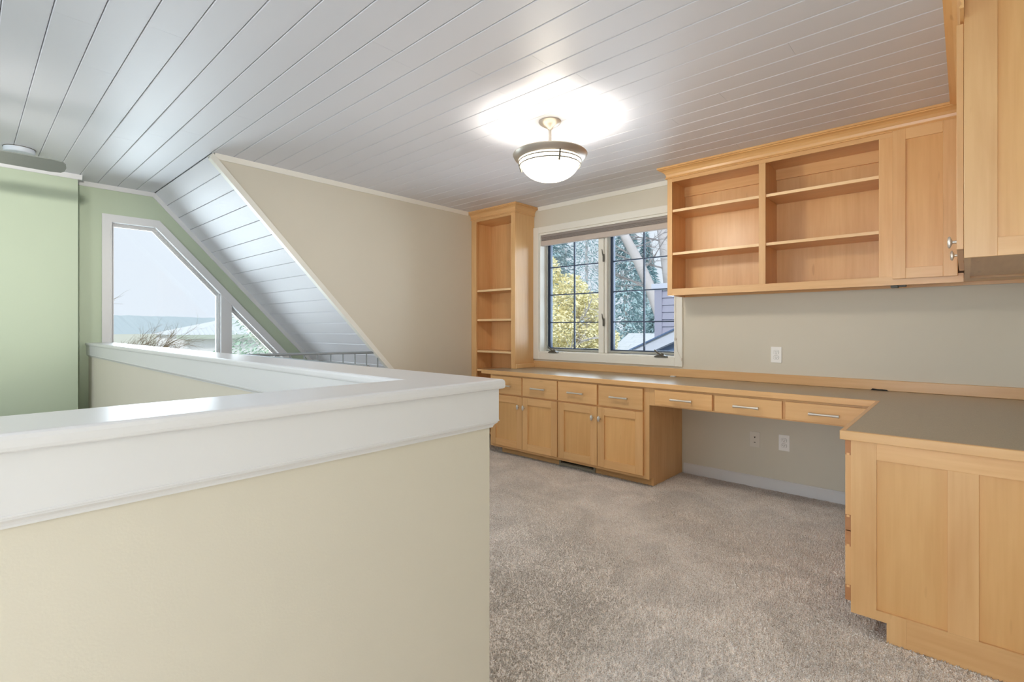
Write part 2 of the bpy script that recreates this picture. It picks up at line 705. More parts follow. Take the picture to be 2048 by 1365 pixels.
def ceiling_plank(x0, x1, y, w):
    pts = [(y + u, ZC + v) for u, v in plank_profile(w)]
    MB().prism(pts, 'x', x0 + 0.0004, x1 - 0.0004).build('plank', M['ceiling'], ceil)


k0 = int(math.floor((YN - Y0) / PW))
rj = random.Random(11)
for k in range(k0, 28):
    y = Y0 + k * PW
    w = PW
    if y < YN:
        w -= YN - y
        y = YN
    if y >= YB - 0.01:
        break
    w = min(w, YB - y)
    xa = XG if y + w / 2 < YCR else XA
    # where the boards butt together
    cuts = {6: [-3.165], 3: [-4.10, -1.2], 17: [-2.30], 0: [-2.66], 1: [-3.1]}.get(k, [xa + 0.9 + rj.random() * (XC - xa - 1.8)])
    xs = [xa] + cuts + [XC]
    for a, b in zip(xs, xs[1:]):
        ceiling_plank(a, b, y, w)

# sloped ceiling with its boards
L0 = math.hypot(1, MS)
ex, ez = 1 / L0, -MS / L0          # along the slope, downward
nx_, nz_ = -MS / L0, -1 / L0       # into the room
slope = struct(MB().prism([(YCR - 0.06, ZC + 0.05), (YCR - nx_ * 0.02, ZC - nz_ * 0.02), (YB - nx_ * 0.02, sl(YB) - nz_ * 0.02),
                           (YB - nx_ * 0.16, sl(YB) - nz_ * 0.16), (YCR - nx_ * 0.16, ZC - nz_ * 0.16)], 'x', XG - 0.16, XA - 0.05).build('ceiling_slope', M['ceiling']))
s = 0.0
rj = random.Random(3)
while s < 3.35:
    pts = []
    for u, v in plank_profile(PW):
        pts.append((YCR + ex * (s + u) - nx_ * v, ZC + ez * (s + u) - nz_ * v))
    MB().prism(pts, 'x', XG, XA - 0.03).build('plank', M['ceiling'], slope)
    s += PW


# ------------------------------------------------------------------ trims
def crown_x(name, x0, x1, y, s_, mat=None):
    """small white cove along x on a wall whose face is at y; s_=+1 when the room is towards +y"""
    d = [(0, -0.038), (0.010, -0.038), (0.013, -0.030), (0.019, -0.010), (0.022, 0), (0, 0)]
    return struct(MB().prism([(y + s_ * u, ZC + v) for u, v in d], 'x', x0, x1).build(name, mat or M['trim']))


def crown_y(name, y0, y1, x, s_, mat=None):
    d = [(0, -0.038), (0.010, -0.038), (0.013, -0.030), (0.019, -0.010), (0.022, 0), (0, 0)]
    return struct(MB().prism([(x + s_ * u, ZC + v) for u, v in d], 'y', y0, y1).build(name, mat or M['trim']))


crown_x('trim_1', -3.27, -1.78, YB, -1, M['trim_warm'])
crown_y('trim_2', YCR + 0.012, 3.66, XA, 1, M['trim_warm'])
crown_y('trim_3', YN, 0.662, XBUMP, 1)
crown_y('trim_4', 0.637, YCR, XG, 1)


def slope_trim(name, x0, x1, w, mat):
    pts = []
    for a, d in ((0.0, 0), (3.34, 0), (3.34, w), (0.0 + w * 0.45, w)):
        pts.append((YCR + ex * a + nx_ * d, ZC + ez * a + nz_ * d))
    return struct(MB().prism(pts, 'x', x0, x1).build(name, mat))


slope_trim('trim_5', XG, XG + 0.018, 0.038, M['trim'])
slope_trim('trim_6', XA - 0.035, XA + 0.014, 0.040, M['trim_warm'])
# baseboards
struct(MB().prism([(YB, 0), (YB - 0.014, 0), (YB - 0.014, 0.075), (YB - 0.008, 0.084), (YB, 0.084)], 'x', -1.725, -0.33).build('baseboard_right', M['trim']))
struct(MB().prism([(XA, 0), (XA + 0.014, 0), (XA + 0.014, 0.075), (XA + 0.008, 0.084), (XA, 0.084)], 'y', 3.49, 3.7).build('baseboard_left', M['trim']))

# ------------------------------------------------------------------ half wall round the stairwell
hw = struct(MB().box(-0.975, -0.850, YN, 0.855, -0.10, 1.046).box(XG, -0.975, 0.730, 0.855, -0.10, 1.046).build('wall_stairwell', M['wall'], origin=(-0.9, 0.8, 0)))
cap_t, cap_b = 1.070, 1.047
OX, OY = -0.823, 0.882       # outer edges of the cap
IX, IY = -1.000, 0.706       # inner edges


def corner_strip(name, o, i, z0, z1, mat, parent, prof=None):
    """L-shaped run made of stacked L outlines: list of (outer offset, inner offset, z)"""
    t = MB()
    rows = prof
    vs_ = []
    for d, z in rows:
        ox, oy = o[0] + d, o[1] + d
        ix, iy = i[0] - d, i[1] - d
        pts = [(ox, YN), (ox, oy), (XG, oy), (XG, iy), (ix, iy), (ix, YN)]
        vs_.append([t.bm.verts.new((x, y, z)) for x, y in pts])
    n = 6
    fs = []
    for A, B in zip(vs_, vs_[1:]):
        for k in range(n):
            fs.append(t.bm.faces.new((A[k], A[(k + 1) % n], B[(k + 1) % n], B[k])))
    for ring in (vs_[0], vs_[-1]):
        fs.append(t.bm.faces.new((ring[0], ring[1], ring[4], ring[5])))
        fs.append(t.bm.faces.new((ring[1], ring[2], ring[3], ring[4])))
    bmesh.ops.recalc_face_normals(t.bm, faces=fs)
    return t.build(name, mat, parent)


corner_strip('cap', (OX, OY), (IX, IY), 0, 0, M['trim'], hw,
             [(-0.004, cap_b), (-0.001, cap_b + 0.002), (0, cap_b + 0.006), (0, cap_t - 0.008), (-0.0015, cap_t - 0.003), (-0.005, cap_t - 0.0005), (-0.008, cap_t)])
corner_strip('frieze', (-0.834, 0.871), (-0.991, 0.714), 0, 0, M['trim'], hw,
             [(0, 0.972), (0, cap_b)])
corner_strip('molding', (-0.846, 0.859), (-0.979, 0.726), 0, 0, M['trim'], hw,
             [(0, 0.9535), (0.002, 0.954), (0.0025, 0.957), (0.005, 0.9610), (0.0085, 0.9640), (0.0105, 0.9655), (0.0105, 0.968), (0.0130, 0.969), (0.0130, 0.9715), (0.0115, 0.9725)])
struct(MB().box(-0.850, -0.838, YN, 0.867, 0, 0.085, 0.003).box(XG, -0.838, 0.855, 0.867, 0, 0.085, 0.003).build('baseboard_stairwell', M['trim']))


# ------------------------------------------------------------------ office window (window_1)
win = struct_empty('window_1', (-2.53, YB, 0.87))
# casing boards
cy0, cy1 = YB - 0.018, YB
MB().box(-3.334, WX0, cy0, cy1, 0.873, 2.233, 0.003).build('casing', M['trim_warm'], win)
MB().box(-1.80, -1.733, cy0, cy1, 0.873, 2.233, 0.003).build('casing', M['trim_warm'], win)
MB().box(WX0, -1.80, cy0, cy1, WZ1, 2.233, 0.003).build('casing', M['trim_warm'], win)
MB().box(WX0, -1.80, cy0, cy1, 0.873, WZ0 + 0.004, 0.003).build('casing', M['trim_warm'], win)
MB().box(WX0, -1.80, YB, 4.16, WZ0 - 0.001, 0.958).box(WX0, -1.80, YB, 4.16, 2.150, WZ1).box(WX0, WX0 + 0.012, YB, 4.16, 0.958, 2.15).box(-1.812, -1.80, YB, 4.16, 0.958, 2.15).build('jamb', M['trim_warm'], win)
MB().box(-2.592, -2.535, 4.075, 4.16, 0.958, 2.15, 0.003).box(-2.531, -2.503, 4.085, 4.16, 0.958, 2.15, 0.003).build('mullion', M['trim_warm'], win)
for a, b in ((-3.251, -2.592), (-2.503, -1.812)):
    ym = 4.118
    # inner insect-screen frame
    t = MB()
    z0, z1 = 0.962, 2.148
    t.box(a, a + 0.020, ym - 0.008, ym, z0, z1, 0.001).box(b - 0.020, b, ym - 0.008, ym, z0, z1, 0.001)
    t.box(a + 0.02, b - 0.02, ym - 0.008, ym, z0, z0 + 0.020, 0.001).box(a + 0.02, b - 0.02, ym - 0.008, ym, z1 - 0.02, z1, 0.001)
    t.build('screen_frame', M['screen'], win)
    # dark outer sash with muntins and eight panes
    ys = 4.150
    t = MB()
    g0, g1, h0, h1 = a + 0.035, b - 0.030, 0.992, 2.12
    t.slab([(a, 0.96), (b, 0.96), (b, 2.15), (a, 2.15)], [[(g0, h0), (g1, h0), (g1, h1), (g0, h1)]], 'y', ys - 0.012, ys + 0.026)
    sash = t.build('sash', M['sash'], win)
    xm = (g0 + g1) / 2
    zs = [h0, 1.252, 1.538, 1.824, h1]
    mt = MB().box(xm - 0.0065, xm + 0.0065, ys - 0.006, ys + 0.010, h0, h1)
    for z in zs[1:-1]:
        mt.box(g0, xm - 0.0065, ys - 0.006, ys + 0.010, z - 0.0055, z + 0.0055).box(xm + 0.0065, g1, ys - 0.006, ys + 0.010, z - 0.0055, z + 0.0055)
    mt.build('muntins', M['sash'], sash)
    for i in range(2):
        xa, xb = (g0, xm - 0.0065) if i == 0 else (xm + 0.0065, g1)
        for j in range(4):
            MB().box(xa, xb, ys + 0.001, ys + 0.004, zs[j] + (0.0055 if j else 0), zs[j + 1] - (0.0055 if j < 3 else 0)).build('pane', M['glass'], sash)
# casement locks on the mullion and crank handles on the sill
for z in (1.255, 1.862):
    t = MB().box(-2.538, -2.522, 4.062, 4.077, z - 0.042, z + 0.030, 0.003, 2)
    t.tube([(-2.530, 4.062, z + 0.012), (-2.530, 4.048, z + 0.040), (-2.533, 4.044, z + 0.075)], [0.006, 0.0055, 0.003], 8)
    t.build('lock', M['pewter'], win, smooth=True)
for x in (-3.072, -1.922):
    t = MB().prism([(x - 0.058, 0.9455), (x + 0.058, 0.9455), (x + 0.050, 0.958), (x + 0.020, 0.966), (x - 0.020, 0.966), (x - 0.050, 0.958)], 'y', 3.984, 4.022)
    t.tube([(x + 0.016, 3.990, 0.962), (x - 0.004, 3.980, 0.974), (x - 0.026, 3.974, 0.990), (x - 0.046, 3.972, 1.008)], [0.012, 0.009, 0.007, 0.006], 8)
    t.lathe([(0, 0), (0.011, 0.001), (0.012, 0.014), (0.007, 0.020), (0, 0.021)], (x + 0.018, 3.990, 0.962), 12)
    t.build('crank_handle', M['pewter'], win, smooth=True)

# pleated blind drawn up at the head of the window
bl = thing('window_blind', (-2.55, 4.05, 2.04), 'taupe pleated fabric blind drawn up at the top of the office window', 'blind')
MB().box(-3.258, -1.806, 4.022, 4.068, 2.128, 2.150, 0.002).build('headrail', M['shade_dark'], bl)
t = MB()
prof = []
n = 7
zt, zb = 2.128, 2.092
for i in range(n + 1):
    z = zt + (zb - zt) * i / n
    prof.append((4.030 + (0.005 if i % 2 else 0.0), z))
back = [(y + 0.028, z) for y, z in prof]
t.prism(prof + back[::-1], 'x', -3.256, -1.808)
t.build('pleats', M['shade_dark'], bl)
MB().box(-3.258, -1.806, 4.024, 4.064, 2.042, 2.091, 0.003).build('bottom_rail', M['shade'], bl)
t = MB().tube([(-1.793, 3.992, 2.10), (-1.789, 3.990, 1.60), (-1.786, 3.989, 1.115), (-1.770, 3.990, 1.00), (-1.742, 3.990, 0.945)], 0.0013, 5)
t.build('cord', M['cream_plastic'], bl)
t = MB().lathe([(0, -0.008), (0.007, -0.006), (0.009, 0.004), (0.004, 0.012), (0, 0.013)], (-1.786, 3.988, 1.10), 10)
t.build('tassel', M['cream_plastic'], bl, smooth=True)
t = MB().lathe([(0, -0.012), (0.006, -0.010), (0.007, 0.004), (0.003, 0.012), (0, 0.013)], (-1.738, 3.990, 0.935), 10)
t.build('tassel', M['cream_plastic'], bl, smooth=True)

# ------------------------------------------------------------------ gable window (window_2)
w2 = struct_empty('window_2', (XG, 1.6, 0.45))
t = MB().slab(CAS, [inset(CAS, 0.060)[::-1]], 'x', XG, XG + 0.016)
t.build('casing', M['trim'], w2)
t = MB().slab(inset(CAS, 0.056), [inset(CAS, 0.068)[::-1]], 'x', XG - 0.09, XG + 0.020)
t.build('jamb', M['trim'], w2)
OPEN = inset(CAS, 0.068)
t = MB().slab(OPEN, [inset(CAS, 0.078)[::-1]], 'x', XG - 0.09, XG - 0.055)
t.build('stop', M['trim'], w2)
INN = inset(CAS, 0.094)
t = MB().slab(inset(CAS, 0.068), [INN[::-1]], 'x', XG - 0.09, XG - 0.070)
t.build('frame', M['trim'], w2)
# mullion post between the two lights
yl, yr = 1.730, 1.852
zt_l = 2.19 - (yl - 1.235) * 1.077 - 0.060 * 1.47
zt_r = 2.19 - (yr - 1.235) * 1.077 - 0.060 * 1.47
MB().prism([(yl + 0.022, 0.5), (yr, 0.5), (yr, zt_r), (yl + 0.022, zt_l - 0.022 * 1.077)], 'x', XG - 0.09, XG + 0.012).build('mullion', M['trim'], w2)
for q in range(3):
    MB().prism([(yl + 0.007 * q, 0.5), (yl + 0.007 * (q + 1), 0.5), (yl + 0.007 * (q + 1), zt_l - 0.015), (yl + 0.007 * q, zt_l - 0.01)], 'x', XG - 0.09, XG - 0.06 + 0.02 * q).build('stop', M['trim'], w2)
MB().prism([(p[0], p[1]) for p in [(INN[0][0], 0.5), (INN[1][0], INN[1][1]), (INN[2][0], INN[2][1]), (yl, INN[2][1] - (yl - INN[2][0]) * 1.077), (yl, 0.5)]], 'x', XG - 0.083, XG - 0.079).build('pane', M['glass'], w2)
MB().prism([(yr, 0.5), (yr, INN[2][1] - (yr - INN[2][0]) * 1.077), (INN[3][0] - 0.1, 0.5)], 'x', XG - 0.083, XG - 0.079).build('pane', M['glass'], w2)

# ------------------------------------------------------------------ cabinet hardware and fronts
def bar_handle(cx, cz, yf, parent, L=0.155):
    """brushed bar pull on a front whose face is at yf, facing -y"""
    t = MB()
    for sx in (-1, 1):
        t.tube([(cx + sx * L * 0.40, yf, cz), (cx + sx * L * 0.40, yf - 0.026, cz)], 0.0042, 8)
    n_ = 10
    pts, rad = [], []
    for i in range(n_ + 1):
        u = -1 + 2 * i / n_
        pts.append((cx + u * L / 2, yf - 0.028, cz))
        rad.append(0.0092 - 0.0030 * (1 - u * u))
    t.tube(pts, rad, 10)
    return t.build('handle', M['steel'], parent, smooth=True)


def knob_y(cx, cz, yf, parent):
    t = MB()
    t.lathe([(0, 0), (0.006, 0), (0.005, -0.014), (0.006, -0.018)], (cx, yf, cz), 12, 'y')
    b = MB()
    b.lathe([(0, -0.029), (0.009, -0.028), (0.0122, -0.0245), (0.0122, -0.020), (0.009, -0.0175), (0, -0.017)], (0, 0, 0), 20, 'y')
    for v in b.bm.verts:
        v.co.z *= 1.85
        v.co += Vector((cx, yf, cz))
    me = bpy.data.meshes.new('k')
    b.bm.to_mesh(me)
    b.bm.free()
    t.bm.from_mesh(me)
    bpy.data.meshes.remove(me)
    return t.build('knob', M['steel'], parent, smooth=True)


def shaker_y(x0, x1, z0, z1, yf, parent, name='door', st=0.062, th=0.020, grain=('wood_z', 'wood_x')):
    """frame-and-panel door facing -y; the panel is the door's own mesh, stiles and rails are pieces of it"""
    d = MB().box(x0 + st - 0.004, x1 - st + 0.004, yf + 0.009, yf + 0.015, z0 + st - 0.004, z1 - st + 0.004).build(name, M['wood_panel'], parent)
    MB().box(x0, x0 + st, yf, yf + th, z0, z1, 0.0015).build('stile', M[grain[0]], d)
    MB().box(x1 - st, x1, yf, yf + th, z0, z1, 0.0015).build('stile', M[grain[0]], d)
    MB().box(x0 + st, x1 - st, yf, yf + th, z1 - st, z1, 0.001).build('rail', M[grain[1]], d)
    MB().box(x0 + st, x1 - st, yf, yf + th, z0, z0 + st, 0.001).build('rail', M[grain[1]], d)
    return d


def drawer_y(x0, x1, z0, z1, yf, parent, th=0.020, L=0.155):
    d = MB().box(x0, x1, yf, yf + th, z0, z1, 0.002).build('drawer', M['wood_x'], parent)
    bar_handle((x0 + x1) / 2, (z0 + z1) / 2 - 0.002, yf, d, L)
    return d


# ------------------------------------------------------------------ base cabinet under the window
YF = 3.415      # face of doors and drawers
FR = 3.435      # face frame
bc = thing('base_cabinet', (-2.57, 3.7, 0), 'maple base cabinet with four drawers over four shaker doors under the window', 'cabinet')
MB().box(-3.40, -3.382, FR + 0.02, 3.705, 0.066, 0.752).build('side_panel', M['wood_z'], bc)
MB().box(-3.325, -1.762, FR + 0.1, YB - 0.02, 0.066, 0.084).build('bottom_board', M['wood_x'], bc)
# side panel with the toe-kick notch
MB().prism([(FR + 0.02, 0.066), (3.505, 0.066), (3.505, 0.001), (YB - 0.002, 0.001), (YB - 0.002, 0.752), (FR + 0.02, 0.752)], 'x', -1.760, -1.742).build('side_panel', M['wood_z'], bc)
for a, b in ((-3.40, -3.362), (-2.60, -2.562), (-1.795, -1.742)):
    MB().box(a, b, FR, FR + 0.02, 0.066, 0.752, 0.0008).build('stile', M['wood_z'], bc)
for a, b in ((-3.362, -2.60), (-2.562, -1.795)):
    for z0, z1 in ((0.066, 0.104), (0.550, 0.590), (0.730, 0.752)):
        MB().box(a, b, FR, FR + 0.02, z0, z1).build('rail', M['wood_x'], bc)
    m_ = (a + b) / 2
    MB().box(m_ - 0.02, m_ + 0.02, FR, FR + 0.02, 0.590, 0.730).build('stile', M['wood_z'], bc)
MB().box(-3.31, -2.625, 3.505, 3.52, 0.001, 0.066).build('toe_kick', M['wood_x'], bc)
MB().box(-2.255, -1.760, 3.505, 3.52, 0.001, 0.066).build('toe_kick', M['wood_x'], bc)
for a, b in ((-3.374, -2.989), (-2.976, -2.586), (-2.575, -2.187), (-2.172, -1.786)):
    drawer_y(a, b, 0.578, 0.740, YF, bc)
for i, (a, b) in enumerate(((-3.374, -2.982), (-2.977, -2.585), (-2.574, -2.186), (-2.181, -1.785))):
    d = shaker_y(a, b, 0.090, 0.564, YF, bc)
    knob_y(b - 0.038 if i % 2 == 0 else a + 0.024, 0.474, YF, d)
# floor register set in the toe kick
vt = thing('floor_register', (-2.44, 3.51, 0), 'flat metal heating register let into the toe kick of the maple base cabinet', 'vent')
MB().box(-2.625, -2.607, 3.500, 3.52, 0.001, 0.064, 0.001).box(-2.273, -2.255, 3.500, 3.52, 0.001, 0.064, 0.001).box(-2.607, -2.273, 3.500, 3.52, 0.001, 0.024, 0.001).build('frame', M['vent'], vt)
MB().box(-2.607, -2.273, 3.555, 3.562, 0.024, 0.064).build('duct', M['dark'], vt)
MB().box(-2.607, -2.273, 3.512, 3.555, 0.0245, 0.027).build('louver', M['vent'], vt)

# ------------------------------------------------------------------ desk drawers
dk = thing('desk_drawer_unit', (-1.06, 3.43, 0.62), 'maple apron with three shallow drawers hung under the long desktop', 'desk')
MB().box(-1.742, -1.690, FR, FR + 0.02, 0.621, 0.752).build('stile', M['wood_z'], dk)
MB().box(-0.436, -0.345, FR, FR + 0.02, 0.621, 0.752).build('stile', M['wood_z'], dk)
MB().box(-1.690, -0.436, FR, FR + 0.02, 0.735, 0.752).build('rail', M['wood_x'], dk)
MB().box(-1.690, -0.436, FR, FR + 0.02, 0.621, 0.640).build('rail', M['wood_x'], dk)
for x in (-1.266, -0.835):
    MB().box(x - 0.025, x + 0.025, FR, FR + 0.02, 0.64, 0.735).build('stile', M['wood_z'], dk)
for a, b in ((-1.690, -1.273), (-1.258, -0.844), (-0.826, -0.410)):
    drawer_y(a, b, 0.630, 0.740, YF, dk)
    MB().box(a + 0.02, b - 0.02, FR + 0.02, YB - 0.15, 0.645, 0.728).build('drawer_box', M['wood_y'], dk)

# ------------------------------------------------------------------ corner base cabinet (drawer bank seen edge-on, panelled end)
YP = 2.354
pc = thing('corner_base_cabinet', (0.0, 2.8, 0), 'maple drawer cabinet with a two-panel end, at the near end of the desk', 'cabinet')
MB().box(-0.318, XC - 0.01, YP + 0.022, 3.40, 0.075, 0.750).build('body', M['wood_z'], pc)
MB().box(-0.224, XC - 0.01, YP + 0.03, 3.40, 0.001, 0.075).build('toe_kick', M['wood_end'], pc)
t = MB().prism([(-0.336, 0.075), (-0.223, 0.075), (-0.223, 0.001), (-0.165, 0.001), (-0.165, 0.112), (-0.254, 0.112), (-0.254, 0.753), (-0.336, 0.753)], 'y', YP, YP + 0.022)
t.build('stile', M['wood_z'], pc)
MB().box(-0.049, 0.033, YP, YP + 0.022, 0.112, 0.687, 0.0008).build('stile', M['wood_z'], pc)
MB().box(0.235, XC - 0.01, YP, YP + 0.022, 0.112, 0.687).build('stile', M['wood_z'], pc)
MB().box(-0.254, XC - 0.01, YP, YP + 0.022, 0.687, 0.753, 0.0008).build('rail', M['wood_x'], pc)
MB().box(-0.165, XC - 0.01, YP, YP + 0.022, 0.001, 0.112, 0.0008).build('rail', M['wood_x'], pc)
MB().box(-0.257, -0.046, YP + 0.011, YP + 0.018, 0.110, 0.690).build('panel', M['wood_panel'], pc)
MB().box(0.030, 0.238, YP + 0.011, YP + 0.018, 0.110, 0.690).build('panel', M['wood_panel'], pc)
# drawer fronts on the side facing the desk; rails show their end grain
for (z0, z1) in ((0.392, 0.750), (0.114, 0.388)):
    d = MB().box(-0.348, -0.342, YP + 0.07, 3.30, z0 + 0.055, z1 - 0.055).build('drawer', M['wood_y'], pc)
    MB().box(-0.3565, -0.337, YP + 0.012, YP + 0.075, z0 + 0.060, z1 - 0.060, 0.0008).build('stile', M['wood_z'], d)
    MB().box(-0.3565, -0.337, 3.29, 3.35, z0 + 0.06, z1 - 0.06).build('stile', M['wood_z'], d)
    for a, b in ((z1 - 0.060, z1), (z0, z0 + 0.060)):
        r_ = MB().box(-0.3565, -0.337, YP + 0.010, 3.35, a, b, 0.0008)
        r_.build('rail', M['wood_end'], d)
    # tongue of the stile let into each rail end
    for a in (z1 - 0.060, z0 + 0.052):
        MB().box(-0.3515, -0.342, YP + 0.0085, YP + 0.0105, a, a + 0.008).build('tenon', M['wood_z'], d)

# ------------------------------------------------------------------ L-shaped countertop with wooden edge and backsplash
ct = thing('countertop', (-1.5, 3.7, 0.79), 'long grey-brown speckled L-shaped worktop with pale maple edge and low backsplash', 'countertop')
ZT, ZBm = 0.790, 0.754
CX0, CYF, CXP, CYP = -3.500, 3.405, -0.370, 2.330
e = 0.019
t = MB().slab([(CX0 + 0.004, YB - 0.31), (CX0 + 0.004, CYF + e), (CXP + e, CYF + e), (CXP + e, CYP + e), (XC - 0.002, CYP + e), (XC - 0.002, YB - 0.001), (-3.330, YB - 0.001), (-3.330, YB - 0.31)], [], 'z', ZBm, ZT - 0.0004)
t.build('worktop', M['counter'], ct)
MB().box(CX0, CXP + e, CYF, CYF + e, ZBm, ZT, 0.003, 2).build('edge', M['wood_x'], ct)
MB().box(CXP, CXP + e, CYP + e, CYF, ZBm, ZT, 0.003, 2).build('edge', M['wood_y'], ct)
MB().box(CXP, XC - 0.002, CYP, CYP + e, ZBm, ZT, 0.003, 2).build('edge', M['wood_x'], ct)
MB().box(CX0, CX0 + 0.006, CYF + e, YB - 0.31, ZBm, ZT, 0.001).build('edge', M['wood_y'], ct)
MB().box(-3.330, XC - 0.002, YB - 0.020, YB - 0.001, ZT, 0.857, 0.002).build('backsplash', M['wood_x'], ct)
MB().box(-3.330, -3.311, YB - 0.300, YB - 0.020, ZT, 0.831, 0.002).build('backsplash', M['wood_y'], ct)
# scrap left on the worktop against the splash, and the notch for cables
nt = MB().prism([(-0.462, 0.7906), (-0.370, 0.7906), (-0.378, 0.797), (-0.400, 0.7985), (-0.425, 0.7975), (-0.452, 0.8005)], 'y', YB - 0.028, YB - 0.0205).build('cable_notch', M['dark'])
tag(nt, 'small dark cable notch at the foot of the backsplash, right of the outlet', 'cable notch')
sc_ = MB().box(-1.815, -1.775, 3.945, 3.975, 0.7905, 0.7985, 0.002).build('cord_stop', M['white_plastic'])
tag(sc_, 'tiny white blind cord stop lying on the worktop below the window corner', 'cord stop')

# ------------------------------------------------------------------ tall bookcase in the corner
YK = 3.713
bk = thing('bookcase', (-3.65, 3.86, 0), 'tall narrow maple bookcase with a crown, left of the window', 'bookcase')
MB().box(-3.966, -3.948, YK + 0.02, YB - 0.002, 0.001, 2.36).build('side_panel', M['wood_z'], bk)
MB().box(-3.350, -3.332, YK + 0.02, YB - 0.002, 0.001, 2.40).build('side_panel', M['wood_z'], bk)
MB().box(-3.948, -3.350, YB - 0.010, YB - 0.004, 0.001, 2.36).build('back_panel', M['wood_z'], bk)
MB().box(-3.966, -3.895, YK, YK + 0.02, 0.001, 2.40, 0.0008).build('stile', M['wood_z'], bk)
MB().box(-3.386, -3.332, YK, YK + 0.02, 0.001, 2.40, 0.0008).build('stile', M['wood_z'], bk)
MB().box(-3.895, -3.386, YK, YK + 0.02, 2.331, 2.40).build('rail', M['wood_x'], bk)
MB().box(-3.948, -3.350, YK + 0.02, YB - 0.010, 2.331, 2.345).build('top_board', M['wood_x'], bk)
for z in (0.10, 0.50, 0.756, 0.956, 1.290, 1.602):
    MB().box(-3.947, -3.351, YK + 0.022, YB - 0.011, z - 0.021, z, 0.0012).build('shelf', M['wood_x'], bk)
    MB().box(-3.947, -3.351, YK + 0.0205, YK + 0.0225, z - 0.021, z).build('shelf_edge_lit', M['wood_edge_lit'], bk)


def crown_profile(p=0.060, z0=2.365):
    return [(0, z0 - 0.010), (0.011, z0 - 0.010), (0.014, z0 - 0.005), (0.011, z0), (0.007, z0 + 0.002), (0.007, z0 + 0.008), (0.011, z0 + 0.022), (0.020, z0 + 0.038), (0.034, z0 + 0.049), (p - 0.010, z0 + 0.054), (p - 0.010, z0 + 0.059), (p, z0 + 0.061), (p, ZC - 0.001), (0, ZC - 0.001)]


def crown_run(pts, parent, mats, prof, name='crown'):
    """mitred crown along a polyline of (x,y) with outward side on the right-hand of travel"""
    P = [Vector(p) for p in pts]
    nr = []
    for a, b in zip(P, P[1:]):
        d = (b - a).normalized()
        nr.append(Vector((d.y, -d.x)))
    for i, (a, b) in enumerate(zip(P, P[1:])):
        t = MB()
        ends = []
        for q, side in ((a, 0), (b, 1)):
            ring = []
            for u, z in prof:
                if side == 0 and i > 0:
                    off = nr[i - 1] * u + nr[i] * u
                elif side == 1 and i < len(nr) - 1:
                    off = nr[i] * u + nr[i + 1] * u
                else:
                    off = nr[i] * u
                ring.append(t.bm.verts.new((q.x + off.x, q.y + off.y, z)))
            ends.append(ring)
        A, B = ends
        n_ = len(prof)
        fs = [t.bm.faces.new((A[k], A[(k + 1) % n_], B[(k + 1) % n_], B[k])) for k in range(n_)]
        fs += [t.bm.faces.new(A[::-1]), t.bm.faces.new(B)]
        bmesh.ops.recalc_face_normals(t.bm, faces=fs)
        d = b - a
        t.build(name, mats[0] if abs(d.x) > abs(d.y) else mats[1], parent)


crown_run([(-3.966, YK), (-3.332, YK), (-3.332, YB - 0.002)], bk, (M['wood_x'], M['wood_y']), crown_profile(0.058))

# ------------------------------------------------------------------ long wall cabinet with open shelves and a door
YU = 3.708
ZU0, ZU1 = 1.447, 2.440
uc = thing('open_wall_cabinet', (-0.87, 3.86, ZU0), 'long maple wall cabinet with two open shelf bays and a shaker door', 'cabinet')
MB().box(-1.728, -1.710, YU + 0.02, YB - 0.002, ZU0, 2.40).build('side_panel', M['wood_z'], uc)
MB().box(-1.042, -1.024, YU + 0.02, YB - 0.010, 1.485, 2.345).build('divider', M['wood_z'], uc)
MB().box(-0.380, -0.362, YU + 0.02, YB - 0.010, 1.485, 2.345).build('divider', M['wood_z'], uc)
MB().box(-1.710, 0.0, YB - 0.010, YB - 0.003, 1.467, 2.345).build('back_panel', M['wood_z'], uc)
MB().box(-1.710, XC - 0.02, YU + 0.02, YB - 0.010, 1.467, 1.485).build('bottom_board', M['wood_x'], uc)
MB().box(-1.710, 0.0, YU + 0.02, YB - 0.010, 2.345, 2.36).build('top_board', M['wood_x'], uc)
MB().box(-1.710, 0.0, YB - 0.028, YB - 0.010, 2.270, 2.345).build('hanging_rail', M['wood_x'], uc)
MB().box(-1.710, XC - 0.02, YB - 0.022, YB - 0.003, ZU0, 1.467).build('hanging_rail', M['wood_x'], uc)
MB().box(-1.728, -1.690, YU, YU + 0.02, ZU0, 2.40, 0.001).build('stile', M['wood_z'], uc)
MB().box(-1.062, -1.019, YU, YU + 0.02, 1.498, 2.328, 0.0006).build('stile', M['wood_z'], uc)
MB().box(-0.389, -0.318, YU, YU + 0.02, 1.498, 2.328, 0.0006).build('stile', M['wood_z'], uc)
MB().box(-1.690, -0.010, YU, YU + 0.02, ZU0, 1.498, 0.0006).build('rail', M['wood_x'], uc)
MB().box(-1.690, -0.010, YU, YU + 0.02, 2.328, 2.40, 0.0006).build('rail', M['wood_x'], uc)
for a, b in ((-1.708, -1.043), (-1.023, -0.381)):
    for z in (2.114, 1.780):
        MB().box(a, b, YU + 0.012, YB - 0.011, z - 0.019, z, 0.0012).build('shelf', M['wood_x'], uc)
        MB().box(a, b, YU + 0.0105, YU + 0.0125, z - 0.019, z).build('shelf_edge_lit', M['wood_edge_lit'], uc)
MB().box(-0.318, -0.05, YU + 0.03, YU + 0.045, 1.498, 2.33).build('interior', M['wood_z'], uc)
shaker_y(-0.322, -0.034, 1.483, 2.354, YU - 0.020, uc, st=0.062)
crown_run([(-1.728, YB - 0.002), (-1.728, YU), (-0.010, YU)][::1], uc, (M['pine_x'], M['pine_y']), crown_profile(0.060), 'crown')

